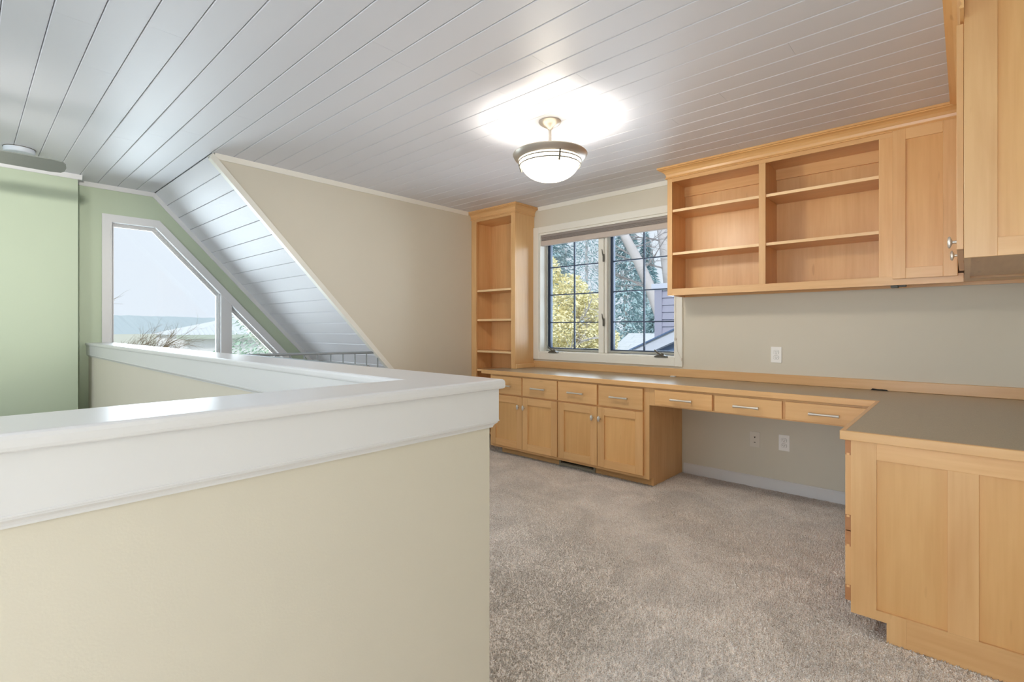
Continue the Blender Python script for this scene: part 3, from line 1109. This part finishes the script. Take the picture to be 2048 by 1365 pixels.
# ------------------------------------------------------------------ corner wall cabinet on the right, seen from its end
YE = 2.535
XD = -0.006
kc = thing('corner_wall_cabinet', (0.16, 3.1, 1.457), 'tall maple wall cabinet at the right edge, panelled end towards the room', 'cabinet')
MB().box(0.014, XC - 0.004, YE + 0.022, YU - 0.001, 1.477, 1.492).build('bottom_board', M['wood_y'], kc)
MB().box(0.014, XC - 0.004, YE + 0.022, YU - 0.001, 1.492, 2.36).build('body', M['wood_z'], kc)
# face frame on the side of the doors
MB().box(XD, XD + 0.02, YE + 0.022, YU - 0.001, 1.457, 1.497).build('rail', M['wood_y'], kc)
MB().box(XD, XD + 0.02, YE + 0.022, YU - 0.001, 2.34, 2.44).build('rail', M['wood_y'], kc)
MB().box(XD, XD + 0.02, YE + 0.022, YE + 0.06, 1.497, 2.34).build('stile', M['wood_z'], kc)
MB().box(XD, XD + 0.02, 3.50, YU - 0.001, 1.497, 2.34).build('stile', M['wood_z'], kc)
# end panel
MB().box(XD, 0.085, YE, YE + 0.022, 1.457, 2.44, 0.001).build('stile', M['wood_z'], kc)
MB().box(0.085, XC - 0.004, YE, YE + 0.022, 1.457, 1.524, 0.0008).build('rail', M['wood_x'], kc)
MB().box(0.085, XC - 0.004, YE, YE + 0.022, 2.415, 2.44, 0.0008).build('rail', M['wood_x'], kc)
MB().box(0.083, XC - 0.004, YE + 0.011, YE + 0.018, 1.522, 2.417).build('panel', M['wood_panel'], kc)
for a, b in ((2.546, 3.020), (3.024, 3.500)):
    d = MB().box(XD - 0.013, XD - 0.006, a + 0.058, b - 0.058, 1.55, 2.287).build('door', M['wood_z'], kc)
    MB().box(XD - 0.021, XD - 0.001, a, a + 0.062, 1.492, 2.345, 0.001).build('stile', M['wood_z'], d)
    MB().box(XD - 0.021, XD - 0.001, b - 0.062, b, 1.492, 2.345, 0.001).build('stile', M['wood_z'], d)
    MB().box(XD - 0.021, XD - 0.001, a + 0.062, b - 0.062, 1.492, 1.554).build('rail', M['wood_y'], d)
    MB().box(XD - 0.021, XD - 0.001, a + 0.062, b - 0.062, 2.283, 2.345).build('rail', M['wood_y'], d)
    t = MB().lathe([(0, 0), (0.006, 0), (0.005, -0.012), (0.009, -0.0165), (0.0122, -0.019), (0.0122, -0.0235), (0.009, -0.027), (0.0, -0.028)], (0, 0, 0), 20, 'x')
    for v in t.bm.verts:
        v.co.z *= 1.85 if v.co.x < -0.013 else 1
        v.co += Vector((XD - 0.021, a + 0.045, 1.527))
    t.build('knob', M['steel'], d, smooth=True)
crown_run([(XD, YU - 0.06), (XD, 2.44)], kc, (M['pine_x'], M['pine_y']), crown_profile(0.060), 'crown')

# small bracket under the wall cabinet
ub = MB().box(-0.335, -0.300, 3.745, 3.785, 1.434, 1.4665, 0.002).box(-0.300, -0.262, 3.75, 3.78, 1.438, 1.4665, 0.002).build('light_bracket', M['pewter'])
tag(ub, 'small dark metal light bracket under the bottom of the long wall cabinet', 'bracket')


# ------------------------------------------------------------------ outlets
def outlet(cx, cz, label, kind='duplex'):
    t = thing('wall_outlet', (cx, YB, cz), label, 'outlet')
    plate = MB().box(cx - 0.036, cx + 0.036, YB - 0.006, YB, cz - 0.058, cz + 0.058, 0.0025, 2).build('cover_plate', M['white_plastic'] if kind == 'duplex' else M['cream_plastic'], t)
    if kind == 'duplex':
        for s_ in (-1, 1):
            zc = cz + s_ * 0.0195
            pts = []
            for k in range(24):
                a = 2 * pi * k / 24
                pts.append((cx + 0.0175 * cos(a), zc + max(-0.0135, min(0.0135, 0.0175 * sin(a)))))
            g = MB().prism([(cx + (x - cx) * 1.07, zc + (z - zc) * 1.07) for x, z in pts], 'y', YB - 0.0065, YB - 0.0055).build('recess', M['slot'], t)
            rc = MB().prism(pts, 'y', YB - 0.0088, YB - 0.0055).build('socket', M['white_plastic'], t)
            sl_ = MB().box(cx - 0.0075, cx - 0.0055, YB - 0.0092, YB - 0.0086, zc - 0.001, zc + 0.007).box(cx + 0.0050, cx + 0.0075, YB - 0.0092, YB - 0.0086, zc - 0.0005, zc + 0.0065)
            sl_.lathe([(0, 0), (0.0026, 0), (0.0026, -0.0006), (0, -0.0006)], (cx, YB - 0.0086, zc - 0.0075), 10, 'y')
            sl_.build('slot', M['slot'], rc)
        MB().lathe([(0, -0.0012), (0.003, -0.001), (0.003, 0)], (cx, YB - 0.006, cz), 10, 'y').build('screw', M['cream_plastic'], t)
    else:
        MB().prism([(cx - 0.006, cz + 0.022), (cx + 0.006, cz + 0.022), (cx + 0.004, cz + 0.015), (cx, cz + 0.009), (cx - 0.004, cz + 0.015)], 'y', YB - 0.0068, YB - 0.0058).build('jack', M['slot'], t)
        MB().box(cx - 0.006, cx + 0.006, YB - 0.0085, YB - 0.0058, cz - 0.024, cz - 0.018, 0.001).build('jack', M['pewter'], t)
    return t


outlet(-1.029, 0.998, 'white duplex outlet above the desktop backsplash')
outlet(-1.176, 0.356, 'cream data jack plate under the desk, left of the low duplex outlet', 'data')
outlet(-0.977, 0.360, 'white duplex outlet under the desk drawers, right of the data jack plate')

# ------------------------------------------------------------------ pendant bowl light
LX, LY = -1.857, 2.385
pl = thing('pendant_light', (LX, LY, 2.07), 'lit frosted glass bowl pendant in a brushed metal ring under the ceiling', 'ceiling light')
MB().lathe([(0, 0), (0.066, 0), (0.068, -0.006), (0.060, -0.016), (0.040, -0.030), (0.020, -0.040), (0.012, -0.052), (0, -0.053)], (LX, LY, ZC), 36).build('canopy', M['ring'], pl, smooth=True)
MB().tube([(LX, LY, ZC - 0.045), (LX, LY, 2.20)], 0.009, 12).build('stem', M['ring'], pl, smooth=True)
MB().lathe([(0, 0), (0.072, 0), (0.074, -0.003), (0.072, -0.006), (0, -0.006)], (LX, LY, 2.19), 28).build('uplight_baffle', M['steel'], pl, smooth=True)  # hidden disc added to hold the bulb's light off the ceiling
ring = MB().lathe([(0.186, 0.0), (0.220, 0.008), (0.224, 0.002), (0.212, -0.020), (0.190, -0.030), (0.183, -0.028), (0.184, -0.006), (0.186, 0.0)], (LX, LY, 2.234), 56)
ring.build('ring', M['ring'], pl, smooth=True)
prof = [(0.181, 0.004)]
for i in range(15):
    a = i / 14 * pi / 2
    prof.append((0.181 * cos(a) ** 0.85, -0.018 - 0.126 * sin(a)))
prof[-1] = (0.0, -0.144)
MB().lathe(prof, (LX, LY, 2.226), 48).build('glass_bowl', M['lampglass'], pl, smooth=True)
for r_, z_ in ((0.1885, 2.193), (0.1830, 2.171)):
    c = [(LX + r_ * cos(2 * pi * k / 48), LY + r_ * sin(2 * pi * k / 48), z_) for k in range(49)]
    MB().tube(c, 0.0032, 6, caps=False).build('wire_band', M['pewter'], pl, smooth=True)
for a in (radians(-35), radians(85), radians(205)):
    pts = [(LX + r_ * cos(a), LY + r_ * sin(a), z_) for r_, z_ in ((0.194, 2.210), (0.192, 2.193), (0.186, 2.171), (0.178, 2.150))]
    MB().tube(pts, 0.0055, 6).build('clip', M['pewter'], pl, smooth=True)
ld = bpy.data.lights.new('pendant_bulb', 'POINT')
ld.energy = 32
ld.color = (1.0, 0.92, 0.80)
ld.shadow_soft_size = 0.075
lo = bpy.data.objects.new('pendant_bulb', ld)
lo.location = (LX, LY, 2.135)
COL.objects.link(lo)

# ------------------------------------------------------------------ ceiling fan over the stairwell
FX, FY, FZ = -3.86, -0.16, 2.095
fn = thing('ceiling_fan', (FX, FY, ZC), 'grey ceiling fan blade over the stairwell, hub out of view', 'fan')
MB().lathe([(0, 0), (0.07, 0), (0.075, -0.03), (0.05, -0.05), (0.016, -0.055), (0.016, -0.14), (0.05, -0.15), (0.11, -0.17), (0.125, -0.22), (0.125, -0.27), (0.09, -0.30), (0, -0.30)], (FX, FY, ZC), 32).build('motor', M['grey_plastic'], fn, smooth=True)
MB().lathe([(0.085, 0), (0.088, -0.02), (0.075, -0.055), (0.04, -0.078), (0, -0.084)], (FX, FY, ZC - 0.305), 28).build('lamp_glass', glow_mat('lit_fan_glass', (255, 246, 230), 2.0), fn, smooth=True)
for i in range(5):
    a = radians(87 + 72 * i)
    outline = [(0.16, -0.050), (0.30, -0.064), (0.50, -0.068), (0.545, -0.060), (0.562, -0.035), (0.566, 0.0), (0.560, 0.040), (0.545, 0.060), (0.50, 0.066), (0.30, 0.060), (0.16, 0.045)]
    t = MB().prism(outline, 'z', -0.003, 0.003)
    rot = Matrix.Translation((FX, FY, FZ + 0.02)) @ Matrix.Rotation(a, 4, 'Z') @ Matrix.Rotation(radians(-17), 4, 'X')
    for v in t.bm.verts:
        v.co = rot @ v.co
    bl_ = t.build('blade', M['blade'], fn)
    t = MB().bar((0.08, 0, 0.006), (0.22, 0, 0.006), 0.035, 0.006)
    for v in t.bm.verts:
        v.co = rot @ v.co
    t.build('bracket', M['pewter'], bl_)
ld = bpy.data.lights.new('fan_bulb', 'POINT')
ld.energy = 5
ld.color = (1.0, 0.95, 0.86)
ld.shadow_soft_size = 0.05
lo = bpy.data.objects.new('fan_bulb', ld)
lo.location = (FX, FY, 2.02)
COL.objects.link(lo)

# smoke detector near the chase
sd = thing('smoke_detector', (-4.86, 0.27, ZC), 'round pale grey smoke detector on the boarded ceiling by the green wall', 'smoke detector')
MB().lathe([(0, 0), (0.082, 0), (0.082, -0.026), (0.076, -0.034), (0.050, -0.040), (0, -0.041)], (-4.86, 0.27, ZC), 36).build('housing', M['grey_plastic'], sd, smooth=True)
MB().lathe([(0.0835, -0.0005), (0.0845, -0.0005), (0.0845, -0.004), (0.0835, -0.004)], (-4.86, 0.27, ZC), 36).build('base_ring', M['pewter'], sd)

# ------------------------------------------------------------------ stair railing
rl = thing('stair_railing', (-4.0, 1.42, 0), 'slim grey metal guard rail with round balusters beyond the half wall', 'railing')
XR = -3.995
MB().tube([(XR, 1.42, 0.990), (XR, 2.565, 0.972)], 0.0105, 10).build('top_rail', M['rail'], rl, smooth=True)
MB().tube([(XR, 1.42, 0.990), (-2.3, 1.42, 0.990)], 0.0105, 10).build('top_rail', M['rail'], rl, smooth=True)
MB().tube([(XR + 0.02, 2.565, 0.972), (XR + 0.02, 2.76, 0.735)], 0.0085, 8).build('sloping_rail', M['rail'], rl, smooth=True)
y = 2.565
while y > 1.43:
    MB().tube([(XR, y, 0.02), (XR, y, 0.975)], 0.0062, 8).build('baluster', M['rail'], rl, smooth=True)
    y -= 0.1145
x = XR + 0.114
while x < -2.32:
    MB().tube([(x, 1.42, 0.02), (x, 1.42, 0.985)], 0.0062, 8).build('baluster', M['rail'], rl, smooth=True)
    x += 0.1145
MB().box(XR - 0.012, XR + 0.012, 1.42, 2.57, 0.001, 0.022).box(XR + 0.012, -2.3, 1.41, 1.43, 0.001, 0.022).build('bottom_rail', M['rail'], rl)

# ------------------------------------------------------------------ outside


def leafy(name, parent, mat, blobs, count, size, seed, flat=0.6):
    """many small leaf cards with depth scattered through the blobs' shells"""
    r = random.Random(seed)
    vs_, fs = [], []
    tot = sum(b[3] ** 2 for b in blobs)
    for bx, by, bz, br, sq in blobs:
        for _ in range(int(count * br * br / tot)):
            while True:
                p = Vector((r.uniform(-1, 1), r.uniform(-1, 1), r.uniform(-1, 1)))
                if 0.25 < p.length < 1:
                    break
            c = Vector((bx + p.x * br, by + p.y * br, bz + p.z * br * sq))
            a = Vector((r.gauss(0, 1), r.gauss(0, 1), r.gauss(0, flat))).normalized()
            b = a.cross(Vector((r.gauss(0, 1), r.gauss(0, 1), r.gauss(0, 1)))).normalized()
            s_ = size * r.uniform(0.6, 1.3)
            k = len(vs_)
            vs_ += [tuple(c - a * s_), tuple(c + b * s_ * 0.45), tuple(c + a * s_), tuple(c - b * s_ * 0.45)]
            fs.append((k, k + 1, k + 2, k + 3))
    me = bpy.data.meshes.new(name)
    o0 = Vector(parent['_w'])
    me.from_pydata([tuple(Vector(v) - o0) for v in vs_], [], fs)
    me.materials.append(mat)
    o = bpy.data.objects.new(name, me)
    o['_w'] = tuple(o0)
    o.parent = parent
    COL.objects.link(o)
    return stuff(o)


def conifer(loc, h, r, label, seed, mat, ls=1.0, n_=5200, group=None):
    t = thing('conifer', loc, label, 'tree', group)
    MB().tube([(loc[0], loc[1], loc[2]), (loc[0], loc[1], loc[2] + h)], [r * 0.07, 0.02], 8).build('trunk', M['bark'], t)
    rr = random.Random(seed)
    vs_, fs = [], []
    for _ in range(n_):
        u = rr.random() ** 1.15
        z = 0.06 + 0.94 * u
        rad = r * (1 - z) * rr.uniform(0.35, 1.0) + 0.05
        a = rr.choice(range(9)) * 2 * pi / 9 + rr.gauss(0, 0.25) + z * 40
        c = Vector((loc[0] + rad * cos(a), loc[1] + rad * sin(a), loc[2] + h * z - rad * 0.28 + rr.gauss(0, 0.10)))
        d = Vector((cos(a + rr.gauss(0, 0.5)), sin(a + rr.gauss(0, 0.5)), -0.35 + rr.gauss(0, 0.3))).normalized()
        s_ = rr.uniform(0.10, 0.24) * ls
        w = d.cross(Vector((rr.gauss(0, 0.4), rr.gauss(0, 0.4), 1))).normalized() * s_ * 0.22
        k = len(vs_)
        vs_ += [c - d * s_ * 0.5, c + w, c + d * s_, c - w]
        fs.append((k, k + 1, k + 2, k + 3))
    me = bpy.data.meshes.new('foliage')
    o0 = Vector(loc)
    me.from_pydata([tuple(v - o0) for v in vs_], [], fs)
    me.materials.append(mat)
    o = bpy.data.objects.new('foliage', me)
    o['_w'] = tuple(o0)
    o.parent = t
    COL.objects.link(o)
    stuff(o)
    return t


def branchy(t, start, direction, length, rad, depth, rr, mat, tb, spread=0.5):
    p = Vector(start)
    d = Vector(direction).normalized()
    pts, rs = [p.copy()], [rad]
    n_ = 4
    for i in range(n_):
        d = (d + Vector((rr.gauss(0, 0.16), rr.gauss(0, 0.16), rr.gauss(0, 0.12)))).normalized()
        p = p + d * length / n_
        pts.append(p.copy())
        rs.append(rad * (1 - 0.6 * (i + 1) / n_))
        if depth > 0:
            for _ in range(2 if depth > 1 else 2):
                q = (d + Vector((rr.gauss(0, spread), rr.gauss(0, spread), rr.gauss(0, spread)))).normalized()
                branchy(t, p, q, length * rr.uniform(0.35, 0.6), rs[-1] * 0.55, depth - 1, rr, mat, tb, spread)
    tb.tube(pts, rs, 5, caps=False)


M['bark'] = paint('grey_bark', (196, 192, 196), 0.9, 0.4, 40, var=0.15)
M['bark_dark'] = paint('dark_bark', (150, 146, 150), 0.9, 0.3, 40, var=0.15)
M['yellow_leaf'] = paint('yellow_leaf', (250, 240, 200), 0.7, 0, var=0.12)
M['needle'] = paint('hazed_needle', (170, 198, 206), 0.8, 0, var=0.25)  # lightened and blued so the colour carries the outdoor haze
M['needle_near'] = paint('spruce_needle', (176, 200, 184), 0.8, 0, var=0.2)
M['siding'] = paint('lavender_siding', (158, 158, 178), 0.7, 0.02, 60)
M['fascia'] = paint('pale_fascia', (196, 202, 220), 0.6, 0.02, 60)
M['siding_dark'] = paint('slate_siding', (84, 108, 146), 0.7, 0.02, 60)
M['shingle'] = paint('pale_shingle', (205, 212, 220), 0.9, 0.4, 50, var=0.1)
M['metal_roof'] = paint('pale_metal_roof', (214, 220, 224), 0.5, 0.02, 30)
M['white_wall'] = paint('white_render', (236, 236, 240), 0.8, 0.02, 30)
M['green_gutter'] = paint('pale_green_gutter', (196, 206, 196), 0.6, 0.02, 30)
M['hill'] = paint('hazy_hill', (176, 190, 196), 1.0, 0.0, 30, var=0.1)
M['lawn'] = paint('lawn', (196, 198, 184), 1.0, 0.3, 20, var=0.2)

struct(MB().box(-900, 300, -400, 500, -3.2, -3.0).build('ground', M['lawn']))
# distant wooded ridge
t = MB()
rr = random.Random(5)
pts = [(-250, -3)]
yy = -250
while yy < 420:
    pts.append((yy, 11.0 + 0.9 * math.sin(yy * 0.021) + rr.uniform(-0.25, 0.25)))
    yy += 3
pts += [(420, -3)]
for i in range(len(pts) - 1):
    a, b = pts[i], pts[i + 1]
    q = [t.bm.verts.new(v) for v in ((-440, a[0], -3), (-440, b[0], -3), (-520, b[0], b[1]), (-520, a[0], a[1]))]
    t.bm.faces.new(q)
hl = t.build('hill', M['hill'])
struct(hl)

# (the ridge is far away)
# neighbour's white house with a seamed metal roof, seen through the gable window
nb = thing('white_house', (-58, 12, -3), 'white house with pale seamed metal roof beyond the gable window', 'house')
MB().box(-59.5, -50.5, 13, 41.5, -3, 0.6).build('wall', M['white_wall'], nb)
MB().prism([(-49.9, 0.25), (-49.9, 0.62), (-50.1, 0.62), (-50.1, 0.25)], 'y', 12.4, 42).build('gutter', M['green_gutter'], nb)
# hipped roof: eave at y=8..42, rising to a ridge
t = MB()
E0, E1 = Vector((-50, 12.5, 0.62)), Vector((-50, 42, 0.62))
R0, R1 = Vector((-54, 19.5, 2.6)), Vector((-54, 36, 2.6))
Bk0, Bk1 = Vector((-60, 12.5, 0.62)), Vector((-60, 42, 0.62))
V = [t.bm.verts.new(p) for p in (E0, E1, R1, R0, Bk0, Bk1)]
for f in ((0, 1, 2, 3), (4, 0, 3), (5, 4, 3, 2), (1, 5, 2), (0, 4, 5, 1)):
    t.bm.faces.new([V[i] for i in f])
bmesh.ops.recalc_face_normals(t.bm, faces=t.bm.faces[:])
rf = t.build('roof', M['metal_roof'], nb)
for i in range(40):
    y_ = 12.9 + i * 0.40
    # each seam climbs until it meets the hip
    u = min(1.0, (y_ - 12.5) / 7.0)
    a = Vector((-50, y_, 0.66))
    b = Vector((-50 - 4 * u, y_, 0.65 + 1.98 * u))
    MB().bar(a, b, 0.03, 0.035).build('seam', M['metal_roof'], rf)

# neighbouring house seen through the right-hand casement
nh = thing('lavender_house', (-3.0, 8.6, -3), 'lavender house with a clapboard chimney and pale gable board outside the office window', 'house')
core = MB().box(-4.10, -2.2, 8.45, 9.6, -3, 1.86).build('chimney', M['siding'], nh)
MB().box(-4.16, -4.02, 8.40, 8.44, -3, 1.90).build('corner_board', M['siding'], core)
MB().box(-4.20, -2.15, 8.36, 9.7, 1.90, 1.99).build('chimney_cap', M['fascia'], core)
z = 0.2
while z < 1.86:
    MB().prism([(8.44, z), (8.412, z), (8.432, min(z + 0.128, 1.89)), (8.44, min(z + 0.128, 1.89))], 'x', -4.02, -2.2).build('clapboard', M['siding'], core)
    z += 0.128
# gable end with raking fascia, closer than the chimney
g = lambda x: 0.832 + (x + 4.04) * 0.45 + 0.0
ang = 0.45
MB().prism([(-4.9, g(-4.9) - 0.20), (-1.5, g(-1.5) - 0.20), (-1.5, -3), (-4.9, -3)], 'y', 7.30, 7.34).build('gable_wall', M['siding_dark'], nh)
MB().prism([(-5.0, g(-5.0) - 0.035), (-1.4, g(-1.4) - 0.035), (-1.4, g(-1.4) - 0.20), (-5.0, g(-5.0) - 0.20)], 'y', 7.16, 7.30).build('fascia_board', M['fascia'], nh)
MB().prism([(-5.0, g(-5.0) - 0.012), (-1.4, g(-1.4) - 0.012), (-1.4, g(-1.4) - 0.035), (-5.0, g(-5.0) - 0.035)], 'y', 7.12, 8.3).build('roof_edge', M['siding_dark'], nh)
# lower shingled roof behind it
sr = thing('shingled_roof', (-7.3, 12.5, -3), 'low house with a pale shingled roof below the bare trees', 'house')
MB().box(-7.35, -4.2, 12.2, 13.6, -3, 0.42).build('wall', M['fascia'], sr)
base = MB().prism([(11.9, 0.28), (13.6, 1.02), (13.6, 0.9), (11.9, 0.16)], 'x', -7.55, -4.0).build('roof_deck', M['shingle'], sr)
r5 = random.Random(9)
for i in range(12):
    y_ = 11.9 + i * 0.142
    zz = 0.285 + i * 0.142 * 0.435
    x_ = -7.56 - r5.random() * 0.2
    while x_ < -4.1:
        w_ = 0.30
        x2 = max(-7.56, x_)
        dz = r5.uniform(0, 0.006)
        MB().prism([(y_ - 0.01, zz + dz), (y_ + 0.15, zz + 0.062 + dz), (y_ + 0.15, zz + 0.078 + dz), (y_ - 0.01, zz + 0.018 + dz)], 'x', x2, x_ + w_ - 0.006).build('shingle', M['shingle'], base)
        x_ += w_

# yellow tree
yt = thing('yellow_tree', (-7.6, 10.9, -3), 'bright yellow-leaved tree in front of the conifers outside the left casement', 'tree')
MB().tube([(-7.6, 10.9, -3), (-7.55, 10.95, 0.0), (-7.6, 10.9, 2.3)], [0.14, 0.10, 0.03], 8).build('trunk', M['bark'], yt)
blobs = [(-7.75, 10.75, 2.05, 0.55, 1.1), (-7.3, 11.1, 1.75, 0.42, 1), (-7.9, 10.5, 1.2, 0.6, 0.9), (-7.25, 11.2, 1.0, 0.5, 0.9), (-7.6, 10.9, 0.45, 0.62, 0.8), (-7.0, 11.3, 0.35, 0.5, 0.8),
         (-8.1, 10.3, 2.7, 0.35, 1.1), (-7.0, 11.4, 0.9, 0.35, 0.9), (-8.3, 10.2, 0.5, 0.5, 1), (-7.6, 10.9, -0.3, 0.8, 0.8)]
leafy('foliage', yt, M['yellow_leaf'], blobs, 20000, 0.05, 21)
tb = MB()
rr = random.Random(4)
for k in range(7):
    branchy(None, (-7.6, 10.9, -0.2 + 0.3 * k), (rr.gauss(0, 1), rr.gauss(0, 0.6), 0.9), 1.1, 0.03, 1, rr, None, tb)
tb.build('branch', M['bark'], yt, label='thin grey branches')['kind'] = 'stuff'

# conifers behind
specs = [((-13.2, 16.6, -3), 11.5, 2.1), ((-11.8, 20.9, -3), 10.5, 2.2), ((-13.4, 26.0, -3), 9.5, 2.6), ((-20.5, 24.5, -3), 16, 3.2), ((-22.6, 33.8, -3), 17, 3.4), ((-8.9, 18.2, -3), 5.4, 1.5), ((-12.4, 31.8, -3), 8.4, 2.9), ((-15.4, 20.3, -3), 13.5, 2.0), ((-9.2, 24.4, -3), 10.5, 1.7)]
desc = ['tall blue-green conifer directly behind the yellow tree', 'blue-green conifer seen past the centre post of the office window', 'broad conifer behind the leaning bare trunk', 'tallest dark conifer far behind the yellow tree',
        'distant conifer between the two bare trunks and the yellow tree', 'short conifer just behind the pale shingled roof', 'low distant conifer beside the lavender chimney', 'tall conifer filling the upper right of the left casement', 'conifer behind the leaning bare trunk, top of the right casement']
for i, (l_, h_, r_) in enumerate(specs):
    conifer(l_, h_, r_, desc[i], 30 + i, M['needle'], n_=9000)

# bare trees with thick pale trunks
bt = thing('bare_tree', (-6.7, 14.2, -3), 'bare tree whose thick pale trunk leans left outside the right casement', 'tree')
MB().tube([(-6.66, 14.25, -3), (-6.69, 14.19, 0.5), (-6.80, 14.08, 1.6), (-7.02, 13.9, 2.4), (-7.30, 13.63, 3.25), (-7.62, 13.35, 4.05), (-8.0, 13.0, 5.2)], [0.24, 0.19, 0.17, 0.16, 0.15, 0.13, 0.09], 10).build('trunk', M['bark'], bt, smooth=True)
tb = MB()
rr = random.Random(8)
for z_, dx in ((2.0, 0.5), (2.5, -0.8), (2.9, 0.7), (3.3, -0.6), (3.6, 0.9), (3.9, -0.4), (4.3, 0.6)):
    branchy(None, (-6.9 - (z_ - 2) * 0.35, 14 - (z_ - 2) * 0.33, z_), (dx, dx * 0.9, 0.45), 1.5, 0.024, 2, rr, None, tb)
b_ = tb.build('branch', M['bark_dark'], bt)
stuff(b_)
bt = thing('bare_tree', (-7.3, 16.4, -3), 'second bare tree with an upright trunk partly behind the chimney', 'tree')
MB().tube([(-7.3, 16.4, -3), (-7.36, 16.3, 1.0), (-7.45, 16.2, 2.6), (-7.56, 16.1, 3.8), (-7.75, 15.95, 5.4), (-7.8, 15.9, 7)], [0.26, 0.23, 0.21, 0.20, 0.17, 0.10], 10).build('trunk', M['bark'], bt, smooth=True)
tb = MB()
rr = random.Random(18)
for z_, dx in ((2.3, -0.8), (2.8, 0.7), (3.2, -0.9), (3.7, 0.6), (4.1, -0.7), (4.6, 0.8), (5.0, -0.8)):
    branchy(None, (-7.5, 16.15, z_), (dx, dx * 0.9, 0.35), 2.0, 0.034, 2, rr, None, tb)
b_ = tb.build('branch', M['bark_dark'], bt)
stuff(b_)

# bare tree and spruce outside the gable window
bt = thing('low_bare_tree', (-17.3, 3.1, -3), 'spreading bare tree with rusty twigs at the bottom left of the gable window', 'tree')
MB().tube([(-17.5, 2.2, -3), (-17.4, 2.5, -0.5), (-17.2, 2.9, 0.5)], [0.12, 0.08, 0.05], 8).build('trunk', M['bark_dark'], bt, smooth=True)
tb = MB()
rr = random.Random(12)
for k in range(9):
    branchy(None, (-17.3 + rr.gauss(0, 0.2), 2.7 + rr.gauss(0, 0.3), 0.2 + rr.random() * 0.2), (rr.gauss(0.1, 0.4), rr.gauss(0.5, 0.9), 0.22 * rr.random() + 0.03), 1.35, 0.030, 3, rr, None, tb, 0.42)
branchy(None, (-17.8, 2.3, 1.7), (0.1, 0.8, 0.3), 0.75, 0.012, 1, rr, None, tb, 0.35)
b_ = tb.build('branch', paint('rusty_twig', (130, 114, 92), 0.9, 0, var=0.2), bt)
stuff(b_)
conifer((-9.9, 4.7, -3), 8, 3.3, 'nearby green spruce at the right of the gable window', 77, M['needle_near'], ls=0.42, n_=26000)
